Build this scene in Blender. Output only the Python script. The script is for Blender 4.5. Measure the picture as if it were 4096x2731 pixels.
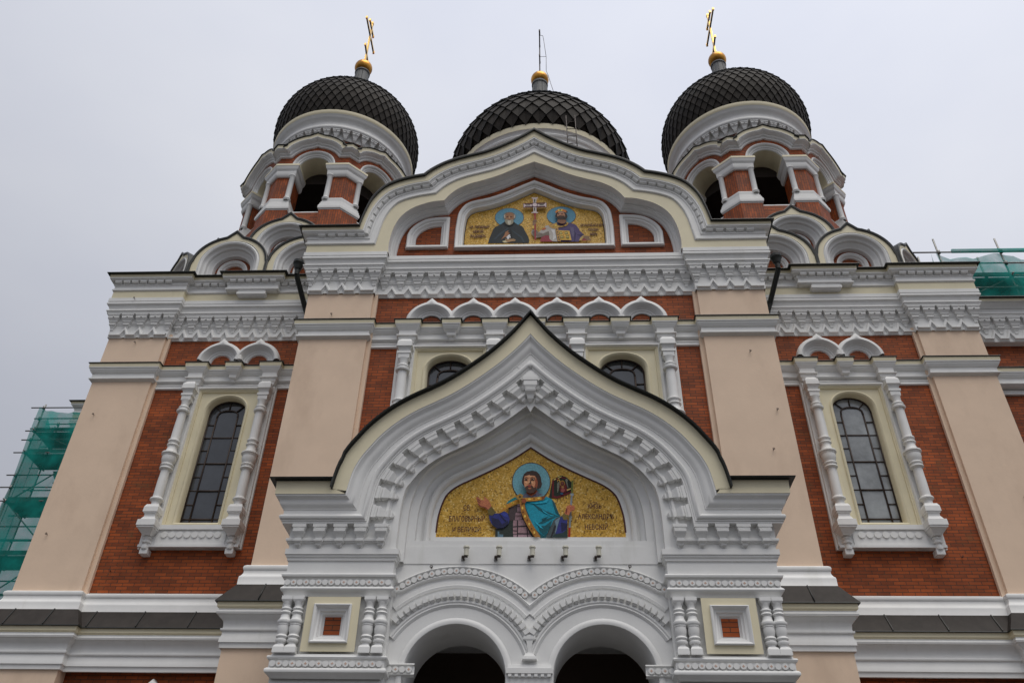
import bpy, math, random
from math import sin, cos, pi, radians, sqrt, hypot
random.seed(7)
S = bpy.context.scene
for o in list(bpy.data.objects): bpy.data.objects.remove(o)

# ------------------------------------------------------------------ camera, sky, sun, exposure
cam = bpy.data.cameras.new('camera'); camo = bpy.data.objects.new('camera', cam)
S.collection.objects.link(camo); S.camera = camo
cam.sensor_width = 36.0; cam.lens = 36.0 * 3410.15 / 4096; cam.clip_start = 0.1; cam.clip_end = 5000
from mathutils import Matrix, Vector
P_, Yw, Ro = 0.653678, -0.0506888, 0.0220468
fw = Vector((sin(Yw) * cos(P_), cos(Yw) * cos(P_), sin(P_)))
rt = Vector((cos(Yw), -sin(Yw), 0)); up = rt.cross(fw)
r2 = cos(Ro) * rt + sin(Ro) * up; u2 = -sin(Ro) * rt + cos(Ro) * up
camo.matrix_world = Matrix(((r2.x, u2.x, -fw.x, 0.294), (r2.y, u2.y, -fw.y, -16.0), (r2.z, u2.z, -fw.z, 1.6), (0, 0, 0, 1)))

SUN_EL, SUN_AZ = 68.0, 25.0          # azimuth: degrees to the right of straight behind the camera
w = bpy.data.worlds.new('World'); S.world = w; w.use_nodes = True
nt = w.node_tree; nt.nodes.clear()
def wn(t, **k):
    n = nt.nodes.new(t)
    for a, b in k.items(): setattr(n, a, b)
    return n
sky = wn('ShaderNodeTexSky', sky_type='NISHITA', sun_disc=False)
sky.sun_elevation = radians(SUN_EL); sky.sun_rotation = radians(180 - SUN_AZ)
sky.air_density = 1.0; sky.dust_density = 4.0
tc = wn('ShaderNodeTexCoord'); mp = wn('ShaderNodeMapping'); mp.inputs['Scale'].default_value = (1, 1, 2.2)
no = wn('ShaderNodeTexNoise'); no.inputs['Scale'].default_value = 1.3; no.inputs['Detail'].default_value = 5; no.inputs['Roughness'].default_value = .5
cr = wn('ShaderNodeValToRGB')
cr.color_ramp.elements[0].position = .36; cr.color_ramp.elements[0].color = (5.95, 6.2, 7.1, 1)
cr.color_ramp.elements[1].position = .66; cr.color_ramp.elements[1].color = (7.15, 7.3, 7.85, 1)
# overcast: the cloud layer is brighter towards the hidden sun side (right) and the zenith
sep = wn('ShaderNodeSeparateXYZ'); mr = wn('ShaderNodeMapRange')
mr.inputs['From Min'].default_value = -.6; mr.inputs['From Max'].default_value = .6; mr.inputs['To Min'].default_value = .86; mr.inputs['To Max'].default_value = 1.10
mz = wn('ShaderNodeMapRange'); mz.inputs['From Min'].default_value = .0; mz.inputs['From Max'].default_value = .9; mz.inputs['To Min'].default_value = .30; mz.inputs['To Max'].default_value = 1.24
mm = wn('ShaderNodeMath', operation='MULTIPLY'); vm = wn('ShaderNodeVectorMath', operation='SCALE')
mix = wn('ShaderNodeMix', data_type='RGBA'); mix.inputs[0].default_value = .93
bg = wn('ShaderNodeBackground'); bg.inputs[1].default_value = .1; wo = wn('ShaderNodeOutputWorld')
L = nt.links.new
L(tc.outputs['Generated'], mp.inputs[0]); L(mp.outputs[0], no.inputs[0]); L(no.outputs[0], cr.inputs[0])
L(tc.outputs['Generated'], sep.inputs[0]); L(sep.outputs[0], mr.inputs[0]); L(sep.outputs[2], mz.inputs[0])
L(mr.outputs[0], mm.inputs[0]); L(mz.outputs[0], mm.inputs[1]); L(cr.outputs[0], vm.inputs[0]); L(mm.outputs[0], vm.inputs['Scale'])
L(sky.outputs[0], mix.inputs[6]); L(vm.outputs[0], mix.inputs[7]); L(mix.outputs[2], bg.inputs[0]); L(bg.outputs[0], wo.inputs[0])
sl = bpy.data.lights.new('sun', 'SUN'); sl.energy = 1.5; sl.angle = radians(45); sl.color = (1, .95, .86)
so = bpy.data.objects.new('sun', sl); S.collection.objects.link(so)
d = Vector((sin(radians(SUN_AZ)) * cos(radians(SUN_EL)), -cos(radians(SUN_AZ)) * cos(radians(SUN_EL)), sin(radians(SUN_EL))))
so.rotation_euler = d.to_track_quat('Z', 'Y').to_euler(); so.location = d * 80
S.view_settings.view_transform = 'Standard'; S.view_settings.look = 'None'; S.view_settings.exposure = 0.12; S.view_settings.gamma = 1

# ------------------------------------------------------------------ materials
MATS = {}
def mat(name, col, rough=.7, metal=0, var=.08, vscale=3.0, bump=.0, bscale=40, spec=.4, fn=None, dirt=None):
    if name in MATS: return MATS[name]
    m = bpy.data.materials.new(name); m.use_nodes = True; t = m.node_tree; b = t.nodes['Principled BSDF']
    b.inputs['Roughness'].default_value = rough; b.inputs['Metallic'].default_value = metal; b.inputs['Specular IOR Level'].default_value = spec
    N = t.nodes.new; K = t.links.new
    co = N('ShaderNodeTexCoord')
    if fn: fn(t, b, co)
    else:
        n = N('ShaderNodeTexNoise'); n.inputs['Scale'].default_value = vscale; n.inputs['Detail'].default_value = 6; n.inputs['Roughness'].default_value = .6
        K(co.outputs['Object'], n.inputs[0])
        r = N('ShaderNodeValToRGB'); r.color_ramp.elements[0].position = .3; r.color_ramp.elements[1].position = .7
        r.color_ramp.elements[0].color = tuple(c * (1 - var) for c in col) + (1,); r.color_ramp.elements[1].color = tuple(min(1, c * (1 + var * .6)) for c in col) + (1,)
        K(n.outputs[0], r.inputs[0]); last = r.outputs[0]
        if dirt:
            n2 = N('ShaderNodeTexNoise'); n2.inputs['Scale'].default_value = dirt[1]; n2.inputs['Detail'].default_value = 8; n2.inputs['Roughness'].default_value = .65
            mp2 = N('ShaderNodeMapping'); mp2.inputs['Scale'].default_value = dirt[3] if len(dirt) > 3 else (1, 1, .25); K(co.outputs['Object'], mp2.inputs[0]); K(mp2.outputs[0], n2.inputs[0])
            r2_ = N('ShaderNodeValToRGB'); r2_.color_ramp.elements[0].position = dirt[2]; r2_.color_ramp.elements[1].position = dirt[2] + .18
            r2_.color_ramp.elements[0].color = (0, 0, 0, 1); r2_.color_ramp.elements[1].color = (.55, .55, .55, 1); K(n2.outputs[0], r2_.inputs[0])
            mx = N('ShaderNodeMix'); mx.data_type = 'RGBA'; K(r2_.outputs[0], mx.inputs[0]); K(last, mx.inputs[6]); mx.inputs[7].default_value = dirt[0] + (1,); last = mx.outputs[2]
        K(last, b.inputs['Base Color'])
    if bump:
        n3 = N('ShaderNodeTexNoise'); n3.inputs['Scale'].default_value = bscale; n3.inputs['Detail'].default_value = 4
        bp = N('ShaderNodeBump'); bp.inputs['Strength'].default_value = bump; bp.inputs['Distance'].default_value = .01
        K(co.outputs['Object'], n3.inputs[0]); K(n3.outputs[0], bp.inputs['Height']); K(bp.outputs[0], b.inputs['Normal'])
    MATS[name] = m; return m
def brick_fn(c1, c2, mort, moss):
    def f(t, b, co):
        N = t.nodes.new; K = t.links.new
        br = N('ShaderNodeTexBrick'); br.inputs['Scale'].default_value = 1; br.inputs['Mortar Size'].default_value = .0075; br.inputs['Mortar Smooth'].default_value = .2
        br.inputs['Brick Width'].default_value = .262; br.inputs['Row Height'].default_value = .0785; br.inputs['Bias'].default_value = 0
        br.inputs['Color1'].default_value = c1 + (1,); br.inputs['Color2'].default_value = c2 + (1,); br.inputs['Mortar'].default_value = mort + (1,)
        K(co.outputs['UV'], br.inputs['Vector'])
        n = N('ShaderNodeTexNoise'); n.inputs['Scale'].default_value = 1.1; n.inputs['Detail'].default_value = 6; n.inputs['Roughness'].default_value = .7; K(co.outputs['Object'], n.inputs[0])
        r = N('ShaderNodeValToRGB'); r.color_ramp.elements[0].position = .36; r.color_ramp.elements[0].color = (.66, .66, .66, 1); r.color_ramp.elements[1].position = .7; r.color_ramp.elements[1].color = (1.12, 1.1, 1.06, 1)
        K(n.outputs[0], r.inputs[0])
        m = N('ShaderNodeMix'); m.data_type = 'RGBA'; m.blend_type = 'MULTIPLY'; m.inputs[0].default_value = 1; K(br.outputs[0], m.inputs[6]); K(r.outputs[0], m.inputs[7])
        n2 = N('ShaderNodeTexNoise'); n2.inputs['Scale'].default_value = 2.6; n2.inputs['Detail'].default_value = 9; n2.inputs['Roughness'].default_value = .75; K(co.outputs['Object'], n2.inputs[0])
        r2_ = N('ShaderNodeValToRGB'); r2_.color_ramp.elements[0].position = .56; r2_.color_ramp.elements[0].color = (0, 0, 0, 1); r2_.color_ramp.elements[1].position = .74; r2_.color_ramp.elements[1].color = (.6, .6, .6, 1)
        K(n2.outputs[0], r2_.inputs[0])
        m2 = N('ShaderNodeMix'); m2.data_type = 'RGBA'; K(r2_.outputs[0], m2.inputs[0]); K(m.outputs[2], m2.inputs[6]); m2.inputs[7].default_value = moss + (1,)
        K(m2.outputs[2], b.inputs['Base Color'])
        bp = N('ShaderNodeBump'); bp.inputs['Strength'].default_value = .5; bp.inputs['Distance'].default_value = .008; bp.invert = True
        K(br.outputs['Fac'], bp.inputs['Height']); K(bp.outputs[0], b.inputs['Normal'])
    return f
def gold_mosaic(t, b, co):
    N = t.nodes.new; K = t.links.new
    mp = N('ShaderNodeMapping'); mp.inputs['Scale'].default_value = (42, 3, 42); K(co.outputs['Object'], mp.inputs[0])
    v = N('ShaderNodeTexVoronoi'); v.inputs['Scale'].default_value = 1; v.inputs['Randomness'].default_value = .55; K(mp.outputs[0], v.inputs[0])
    r = N('ShaderNodeValToRGB'); e = r.color_ramp.elements
    e[0].position = .0; e[0].color = (.16, .08, .015, 1); e[1].position = 1; e[1].color = (.92, .70, .28, 1)
    for p_, c_ in ((.08, (.50, .27, .030, 1)), (.5, (.68, .39, .052, 1)), (.88, (.80, .50, .10, 1))):
        q = e.new(p_); q.color = c_
    sp = N('ShaderNodeSeparateColor'); K(v.outputs['Color'], sp.inputs[0]); K(sp.outputs[0], r.inputs[0])
    n = N('ShaderNodeTexNoise'); n.inputs['Scale'].default_value = 3; n.inputs['Detail'].default_value = 5; K(co.outputs['Object'], n.inputs[0])
    r2_ = N('ShaderNodeMapRange'); r2_.inputs['From Min'].default_value = .3; r2_.inputs['From Max'].default_value = .7; r2_.inputs['To Min'].default_value = .8; r2_.inputs['To Max'].default_value = 1.1; K(n.outputs[0], r2_.inputs[0])
    vm_ = N('ShaderNodeVectorMath'); vm_.operation = 'SCALE'; K(r.outputs[0], vm_.inputs[0]); K(r2_.outputs[0], vm_.inputs['Scale'])
    K(vm_.outputs[0], b.inputs['Base Color'])
    bp = N('ShaderNodeBump'); bp.inputs['Strength'].default_value = .35; bp.inputs['Distance'].default_value = .01
    K(sp.outputs[1], bp.inputs['Height']); K(bp.outputs[0], b.inputs['Normal'])
def art_fn(t, b, co):
    N = t.nodes.new; K = t.links.new
    at = N('ShaderNodeAttribute'); at.attribute_name = 'Col'
    mp = N('ShaderNodeMapping'); mp.inputs['Scale'].default_value = (70, 3, 70); K(co.outputs['Object'], mp.inputs[0])
    v = N('ShaderNodeTexVoronoi'); v.inputs['Scale'].default_value = 1; K(mp.outputs[0], v.inputs[0])
    sp = N('ShaderNodeSeparateColor'); K(v.outputs['Color'], sp.inputs[0])
    mr_ = N('ShaderNodeMapRange'); mr_.inputs['To Min'].default_value = .8; mr_.inputs['To Max'].default_value = 1.15; K(sp.outputs[0], mr_.inputs[0])
    vm_ = N('ShaderNodeVectorMath'); vm_.operation = 'SCALE'; K(at.outputs['Color'], vm_.inputs[0]); K(mr_.outputs[0], vm_.inputs['Scale']); K(vm_.outputs[0], b.inputs['Base Color'])
BRICK = mat('brick', None, .62, fn=brick_fn((.47, .106, .026), (.27, .064, .020), (.10, .05, .03), (.17, .092, .035)), spec=.22)
WHITE = mat('white_paint', (.79, .79, .775), .55, var=.05, vscale=2.5, bump=.12, bscale=18, dirt=((.60, .60, .55), 2.2, .60, (1, 1, .2)))
CREAM = mat('cream_paint', (.77, .70, .50), .6, var=.06, vscale=2, bump=.1, bscale=20, dirt=((.42, .40, .26), 1.5, .62))
BEIGE = mat('beige_plaster', (.80, .61, .455), .75, var=.06, vscale=1.2, bump=.15, bscale=14, dirt=((.60, .44, .32), .8, .50, (1, 1, .45)))
BLACK = mat('black_flashing', (.016, .018, .016), .45, var=.2)
SHEET = mat('sheet_metal_roof', (.052, .044, .038), .65, spec=.25, var=.22, vscale=4, dirt=((.032, .027, .024), 3.0, .52, (1, 1, .15)))
SCALE = mat('dark_roof_scale', (.021, .016, .012), .68, metal=0, var=.5, vscale=2.2, spec=.2)
NECK = mat('grey_sheet', (.12, .125, .13), .6, metal=.0, var=.15)
GOLD = mat('gilding', (.80, .50, .13), .3, metal=1, var=.2, vscale=5)
BALLM = mat('aged_gilding', (.50, .24, .045), .32, metal=1, var=.55, vscale=3)
DARK = mat('dark_interior', (.03, .022, .018), .9)
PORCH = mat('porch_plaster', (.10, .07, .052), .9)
RED = mat('red_plaster', (.42, .12, .05), .6)
GLASS = mat('dark_glass', (.05, .056, .066), .08, var=.4, vscale=1.2, spec=.8)
PALEG = mat('pale_glass', (.29, .31, .32), .1, var=.45, vscale=1.6, spec=.8)  # same glass, base colour lightened to paint in the right window's pale reflection
BAR = mat('window_bar', (.045, .028, .022), .55)
STEEL = mat('scaffold_steel', (.25, .25, .24), .45, metal=.7, var=.2)
DECK = mat('scaffold_deck', (.09, .11, .10), .6, var=.3)
CONCR = mat('lamp_body', (.62, .60, .50), .5)
MOSG = mat('gold_tessera', None, .5, metal=0, fn=gold_mosaic, spec=.3)
ART = mat('coloured_tessera', None, .6, fn=art_fn, spec=.25)
INK = mat('dark_red_tessera', (.075, .012, .010), .6, var=.2, vscale=30)
PLUS = mat('red_cross_mark', (.62, .40, .30), .7)
STONE = mat('paving_stone', (.07, .066, .062), .85, var=.25, vscale=2)
def net_fn(t, b, co):
    N = t.nodes.new; K = t.links.new
    n = N('ShaderNodeTexNoise'); n.inputs['Scale'].default_value = 1.4; n.inputs['Detail'].default_value = 5; K(co.outputs['Object'], n.inputs[0])
    r = N('ShaderNodeValToRGB'); r.color_ramp.elements[0].position = .35; r.color_ramp.elements[0].color = (.0, .26, .22, 1); r.color_ramp.elements[1].position = .7; r.color_ramp.elements[1].color = (.01, .58, .50, 1)
    K(n.outputs[0], r.inputs[0]); K(r.outputs[0], b.inputs['Base Color'])
    mr_ = N('ShaderNodeMapRange'); mr_.inputs['From Min'].default_value = .3; mr_.inputs['From Max'].default_value = .75; mr_.inputs['To Min'].default_value = .50; mr_.inputs['To Max'].default_value = .86
    K(n.outputs[0], mr_.inputs[0]); K(mr_.outputs[0], b.inputs['Alpha'])
    tr = N('ShaderNodeBsdfTranslucent'); K(r.outputs[0], tr.inputs[0]); tp = N('ShaderNodeBsdfTransparent')
    a = N('ShaderNodeMixShader'); a2 = N('ShaderNodeMixShader'); out = [x for x in t.nodes if x.type == 'OUTPUT_MATERIAL'][0]
    a.inputs[0].default_value = .6; b.inputs['Alpha'].default_value = 1
    for l in list(b.inputs['Alpha'].links): t.links.remove(l)
    K(b.outputs[0], a.inputs[1]); K(tr.outputs[0], a.inputs[2]); K(mr_.outputs[0], a2.inputs[0]); K(tp.outputs[0], a2.inputs[1]); K(a.outputs[0], a2.inputs[2]); K(a2.outputs[0], out.inputs[0])
NET = mat('green_debris_net', None, .8, fn=net_fn)
NET2 = mat('thin_green_debris_net', None, .8, fn=net_fn)
for n_ in NET2.node_tree.nodes:
    if n_.type == 'MAP_RANGE': n_.inputs['To Min'].default_value = .48; n_.inputs['To Max'].default_value = .92

# ------------------------------------------------------------------ mesh builder
class M:
    def __init__(s): s.v = []; s.f = []; s.m = []; s.uv = []; s.mats = []; s.col = []; s.sm = []
    def mi(s, m):
        if m not in s.mats: s.mats.append(m)
        return s.mats.index(m)
    def poly(s, pts, m, uv=None, col=None, smooth=False):
        b = len(s.v); s.v += [tuple(p) for p in pts]; s.f.append(tuple(range(b, b + len(pts)))); s.m.append(s.mi(m)); s.uv.append(uv); s.col.append(col); s.sm.append(smooth)
    def holes(s, Y, outer, hs, m):
        from mathutils.geometry import tessellate_polygon
        loops = [outer] + hs; flat = [p for l in loops for p in l]
        for t in tessellate_polygon([[Vector((x, z, 0)) for x, z in l] for l in loops]): s.poly([(flat[i][0], Y, flat[i][1]) for i in t], m)
    def box(s, x0, x1, y0, y1, z0, z1, m):
        a = [(x0, y0, z0), (x1, y0, z0), (x1, y1, z0), (x0, y1, z0), (x0, y0, z1), (x1, y0, z1), (x1, y1, z1), (x0, y1, z1)]
        for q in ((0, 1, 5, 4), (1, 2, 6, 5), (2, 3, 7, 6), (3, 0, 4, 7), (4, 5, 6, 7), (3, 2, 1, 0)): s.poly([a[i] for i in q], m)
    def loft(s, secs, m, close=False, cap=False, smooth=False, mats=None):
        n = len(secs[0])
        for i in range(len(secs) - 1):
            A, B = secs[i], secs[i + 1]
            for j in range(n if close else n - 1):
                k = (j + 1) % n
                s.poly([A[j], A[k], B[k], B[j]], mats[j] if mats else m, smooth=smooth)
        if cap: s.poly(secs[0][::-1], m); s.poly(secs[-1], m)
    def frus(s, T, secs, m):
        # stacked rectangular sections; T maps local (u, out, z); secs = (z, half width, out[, inner])
        L_ = [[T(-w_, 0 if len(q) < 4 else q[3], z_), T(-w_, o_, z_), T(w_, o_, z_), T(w_, 0 if len(q) < 4 else q[3], z_)] for q in secs for (z_, w_, o_) in (q[:3],)]
        for i in range(len(L_) - 1):
            for j in range(3): s.poly([L_[i][j], L_[i][j + 1], L_[i + 1][j + 1], L_[i + 1][j]], m)
        s.poly(L_[0], m); s.poly(L_[-1], m)
    def tube(s, a, b, r, m, n=8, smooth=True):
        a, b = Vector(a), Vector(b); d_ = (b - a); q = d_.to_track_quat('Z', 'Y')
        R_ = [[a + q @ Vector((r * cos(2 * pi * i / n), r * sin(2 * pi * i / n), 0)), b + q @ Vector((r * cos(2 * pi * i / n), r * sin(2 * pi * i / n), 0))] for i in range(n)]
        for i in range(n): s.poly([R_[i][0], R_[(i + 1) % n][0], R_[(i + 1) % n][1], R_[i][1]], m, smooth=smooth)
        s.poly([x[0] for x in R_], m); s.poly([x[1] for x in R_], m)
    def lathe(s, c, prof, m, n=24, a0=0, a1=2 * pi, smooth=True, mats=None):
        full = abs(a1 - a0 - 2 * pi) < 1e-6
        for i in range(n):
            t0 = a0 + (a1 - a0) * i / n; t1 = a0 + (a1 - a0) * (i + 1) / n
            for j in range(len(prof) - 1):
                r0, z0 = prof[j]; r1, z1 = prof[j + 1]
                s.poly([(c[0] + r0 * cos(t0), c[1] + r0 * sin(t0), z0), (c[0] + r0 * cos(t1), c[1] + r0 * sin(t1), z0), (c[0] + r1 * cos(t1), c[1] + r1 * sin(t1), z1), (c[0] + r1 * cos(t0), c[1] + r1 * sin(t0), z1)], mats[j] if mats else m, smooth=smooth)
    def merge(s, o, T):
        b = len(s.v); s.v += [tuple(T(p)) for p in o.v]
        for f, m_, u, c_, q in zip(o.f, o.m, o.uv, o.col, o.sm):
            s.f.append(tuple(b + i for i in f)); s.m.append(s.mi(o.mats[m_])); s.uv.append(u); s.col.append(c_); s.sm.append(q)
    def build(s, name, parent=None, loc=(0, 0, 0), rot=0, weld=True):
        me = bpy.data.meshes.new(name); me.from_pydata(s.v, [], s.f)
        for m_ in s.mats: me.materials.append(m_)
        me.polygons.foreach_set('material_index', s.m); me.polygons.foreach_set('use_smooth', s.sm)
        uvl = me.uv_layers.new(name='UVMap')
        hascol = any(s.col)
        if hascol: me.color_attributes.new('Col', 'FLOAT_COLOR', 'CORNER')
        uvl = me.uv_layers[0]; ca = me.color_attributes['Col'] if hascol else None
        for i, p in enumerate(me.polygons):
            u = s.uv[i]
            if u is None:
                n = p.normal
                if abs(n.z) > .92: uu = [(s.v[k][0], s.v[k][1]) for k in s.f[i]]
                else:
                    h = hypot(n.x, n.y); tx, ty = -n.y / h, n.x / h
                    if tx < 0 or (abs(tx) < 1e-6 and ty < 0): tx, ty = -tx, -ty
                    uu = [(s.v[k][0] * tx + s.v[k][1] * ty, s.v[k][2]) for k in s.f[i]]
            else: uu = u
            for k, li in enumerate(p.loop_indices):
                uvl.data[li].uv = uu[k]
                if hascol: ca.data[li].color = (s.col[i] or (.5, .5, .5)) + (1,)
        if any(s.sm) and weld:
            import bmesh
            bm = bmesh.new(); bm.from_mesh(me); bmesh.ops.remove_doubles(bm, verts=bm.verts, dist=1e-4); bmesh.ops.recalc_face_normals(bm, faces=bm.faces)
            for e in bm.edges:
                if len(e.link_faces) == 2 and e.calc_face_angle(0) > radians(38): e.smooth = False
            bm.to_mesh(me); bm.free()
        o = bpy.data.objects.new(name, me); S.collection.objects.link(o); o.location = loc; o.rotation_euler = (0, 0, rot)
        if parent: o.parent = parent
        return o
def empty(name, label, cat, loc=(0, 0, 0)):
    o = bpy.data.objects.new(name, None); S.collection.objects.link(o); o.location = loc; o['label'] = label; o['category'] = cat; return o
def copy_tree(o, parent, loc=None):
    c = o.copy(); S.collection.objects.link(c); c.parent = parent
    if loc is not None: c.location = loc
    for ch in o.children: copy_tree(ch, c)
    return c

# ---- curves and sweeps
def crom(pts, n=4):
    out = []
    for i in range(len(pts) - 1):
        p0 = pts[max(i - 1, 0)]; p1 = pts[i]; p2 = pts[i + 1]; p3 = pts[min(i + 2, len(pts) - 1)]
        for k in range(n):
            t = k / n
            out.append(tuple(.5 * ((2 * p1[a]) + (-p0[a] + p2[a]) * t + (2 * p0[a] - 5 * p1[a] + 4 * p2[a] - p3[a]) * t * t + (-p0[a] + 3 * p1[a] - 3 * p2[a] + p3[a]) * t ** 3) for a in (0, 1)))
    out.append(pts[-1]); return out
def sym(half):           # left half (x<0 .. 0) -> full path
    return half + [(-x, z) for x, z in half[-2::-1]]
def arc(cx, cz, r, a0, a1, n=24):
    return [(cx + r * cos(radians(a0 + (a1 - a0) * i / n)), cz + r * sin(radians(a0 + (a1 - a0) * i / n))) for i in range(n + 1)]
def frames(path, closed=False):
    # inward normal (right of travel) with mitre factor, in the plane of the path
    res = []; n = len(path)
    def nrm(a, b):
        dx, dz = b[0] - a[0], b[1] - a[1]; l = hypot(dx, dz) or 1; return (dz / l, -dx / l)
    for i in range(n):
        if closed: A = nrm(path[i - 1], path[i]); B = nrm(path[i], path[(i + 1) % n])
        else:
            A = nrm(path[i - 1], path[i]) if i else nrm(path[0], path[1]); B = nrm(path[i], path[i + 1]) if i < n - 1 else A
        x, z = A[0] + B[0], A[1] + B[1]; l2 = x * x + z * z
        k = 2 / l2 if l2 > .2 else 2 / .2
        res.append((x * k, z * k))
    return res
def sweep(mb, path, prof, mats, Y=0.0, closed=False, T=None, ends=None, neg=None, smooth=True, ax=None):
    """path (x,z) in a vertical plane, profile rows (d inward, out towards the viewer). ends=(Xc,yback): mitred corner and side return"""
    fr = frames(path, closed); secs = []
    T = T or (lambda x, o, z: (x, Y - o, z))
    ia = min(range(len(path)), key=lambda i: (round(abs(path[i][0] - ax), 4), -path[i][1])) if ax is not None else None
    for i, (p, f) in enumerate(zip(path, fr)):
        sec = []
        for dd, o in prof:
            k = dd * (neg[i] if (neg and dd < 0) else 1)
            x, z = p[0] + f[0] * k, p[1] + f[1] * k
            if ia is not None and dd > 0 and abs(p[0] - ax) > 1e-3 and (x - ax) * (p[0] - ax) <= 0: x, z = path[ia][0] + fr[ia][0] * k, path[ia][1] + fr[ia][1] * k
            sec.append(T(x, o, z))
        secs.append(sec)
    if ends:
        Xc, yb = ends
        for i, sg in ((0, -1), (-1, 1)):
            z0 = path[i][1]; row = []; back = []
            for dd, o in prof:
                k = dd * (neg[i] if (neg and dd < 0) else 1)
                row.append((sg * (Xc + o), Y - o, z0 - k)); back.append((sg * (Xc + o), yb, z0 - k))
            if i == 0: secs[0] = row; secs.insert(0, back)
            else: secs[-1] = row; secs.append(back)
    if closed: secs.append(secs[0])
    _loft(mb, secs, mats, smooth)
def _loft(mb, secs, mats, smooth=True):
    ln = 0
    for i in range(len(secs) - 1):
        A, B = secs[i], secs[i + 1]; dl = (Vector(A[0]) - Vector(B[0])).length
        t = 0
        for j in range(len(A) - 1):
            m_ = mats[j] if isinstance(mats, (list, tuple)) else mats
            if m_ is None: continue
            dj = (Vector(A[j]) - Vector(A[j + 1])).length
            uv = [(t, ln), (t + dj, ln), (t + dj, ln + dl), (t, ln + dl)] if m_ is BRICK else None
            mb.poly([A[j], A[j + 1], B[j + 1], B[j]], m_, uv=uv, smooth=smooth and m_ is not BRICK); t += dj
        ln += dl
def hsweep(mb, path, prof, mats, smooth=True, T=None, closed=False):
    """plan path (x,y) left to right seen from the front, profile rows (out, z)"""
    fr = frames(path, closed); secs = []
    for p, f in zip(path, fr):
        s_ = [(p[0] + f[0] * o, p[1] + f[1] * o, z) for o, z in prof]
        secs.append([T(q) for q in s_] if T else s_)
    if closed: secs.append(secs[0])
    _loft(mb, secs, mats, smooth)
def curve_at(path, s):
    for i in range(len(path) - 1):
        a, b = path[i], path[i + 1]; l = hypot(b[0] - a[0], b[1] - a[1])
        if s <= l or i == len(path) - 2:
            t = s / l if l else 0; dx, dz = (b[0] - a[0]) / l, (b[1] - a[1]) / l
            return (a[0] + dx * s, a[1] + dz * s), (dx, dz)
        s -= l
def plen(path): return sum(hypot(b[0] - a[0], b[1] - a[1]) for a, b in zip(path, path[1:]))
def offset(path, d_, ax=None):
    if ax is not None:
        fr = frames(path); ia = min(range(len(path)), key=lambda i: (round(abs(path[i][0] - ax), 4), -path[i][1])); out = []
        for p, f in zip(path, fr):
            q = (p[0] + f[0] * d_, p[1] + f[1] * d_)
            if abs(p[0] - ax) > 1e-3 and (q[0] - ax) * (p[0] - ax) <= 0: continue
            out.append(q)
        return out
    return [(p[0] + f[0] * d_, p[1] + f[1] * d_) for p, f in zip(path, frames(path))]
def text(s_, x, z, h, wd, Y, mb, T=None, off=.02):
    """lettering from the built-in font as flat mesh, lower left corner (x,z), height h, total width wd"""
    cu = bpy.data.curves.new('t', 'FONT'); cu.body = s_; cu.size = 1; cu.resolution_u = 3; cu.offset = off
    o = bpy.data.objects.new('t', cu); S.collection.objects.link(o)
    dg = bpy.context.evaluated_depsgraph_get(); me = bpy.data.meshes.new_from_object(o.evaluated_get(dg))
    if len(me.vertices):
        X = [v.co.x for v in me.vertices]; Z = [v.co.y for v in me.vertices]; x0, x1 = min(X), max(X)
        for p in me.polygons:
            mb.poly([(x + (me.vertices[i].co.x - x0) / (x1 - x0) * wd, Y, z + me.vertices[i].co.y / .72 * h) for i in p.vertices], INK)
    bpy.data.objects.remove(o); bpy.data.curves.remove(cu)

# ------------------------------------------------------------------ shared architectural profiles
def zk(prof, k): return [(o, 1.6 + (z - 1.6) * k) for o, z in prof]
# main cornice (wing heights), split in the parts above and below the white band
CAP = [(-.30, 17.47), (.464, 17.292), (.470, 17.275), (.455, 17.255), (.392, 17.262), (.388, 17.166), (.380, 17.162), (.380, 17.128), (.352, 17.118), (.345, 17.092), (.330, 17.088), (.250, 17.078), (.245, 17.035), (.250, 17.000), (.270, 16.992), (.262, 16.965), (.240, 16.950), (.235, 16.889), (.238, 16.845), (.262, 16.838), (.270, 16.815), (.262, 16.790), (.232, 16.780), (.228, 16.770)]
CAPM = [SHEET, BLACK, BLACK, BLACK] + [CREAM] + [WHITE] * 18
BAND = [(.225, 16.545), (.257, 16.520), (.259, 16.405), (.246, 16.400), (.246, 16.372), (.260, 16.365), (.268, 16.335), (.260, 16.305), (.230, 16.295), (.222, 16.275), (.200, 16.215), (.188, 16.181), (.190, 16.140), (.222, 16.135), (.232, 16.112), (.224, 16.090), (.206, 16.085), (.206, 16.050), (.196, 16.045), (.196, 16.015), (.078, 16.010), (.075, 15.765), (.060, 15.755), (.060, 15.728), (.040, 15.718), (.035, 15.66), (.040, 15.50), (.036, 15.32)]
BELT = [(.0, 14.44), (.180, 14.412), (.184, 14.398), (.170, 14.385), (.155, 14.388), (.150, 14.288), (.146, 14.284), (.146, 14.262), (.124, 14.252), (.124, 14.222), (.112, 14.205), (.090, 14.160), (.062, 14.128), (.048, 14.122), (.046, 14.080), (.048, 14.000), (.080, 13.990), (.088, 13.970), (.080, 13.950), (.055, 13.940), (.03, 13.912), (.0, 13.900)]
BELTM = [BLACK, BLACK, BLACK, BLACK, CREAM] + [WHITE] * 16
UNDER = [(.0, 13.88), (.045, 13.872), (.055, 13.85), (.045, 13.826), (.038, 13.82), (.038, 13.80), (.05, 13.79), (.058, 13.77), (.05, 13.745), (.0, 13.735)]
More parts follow.
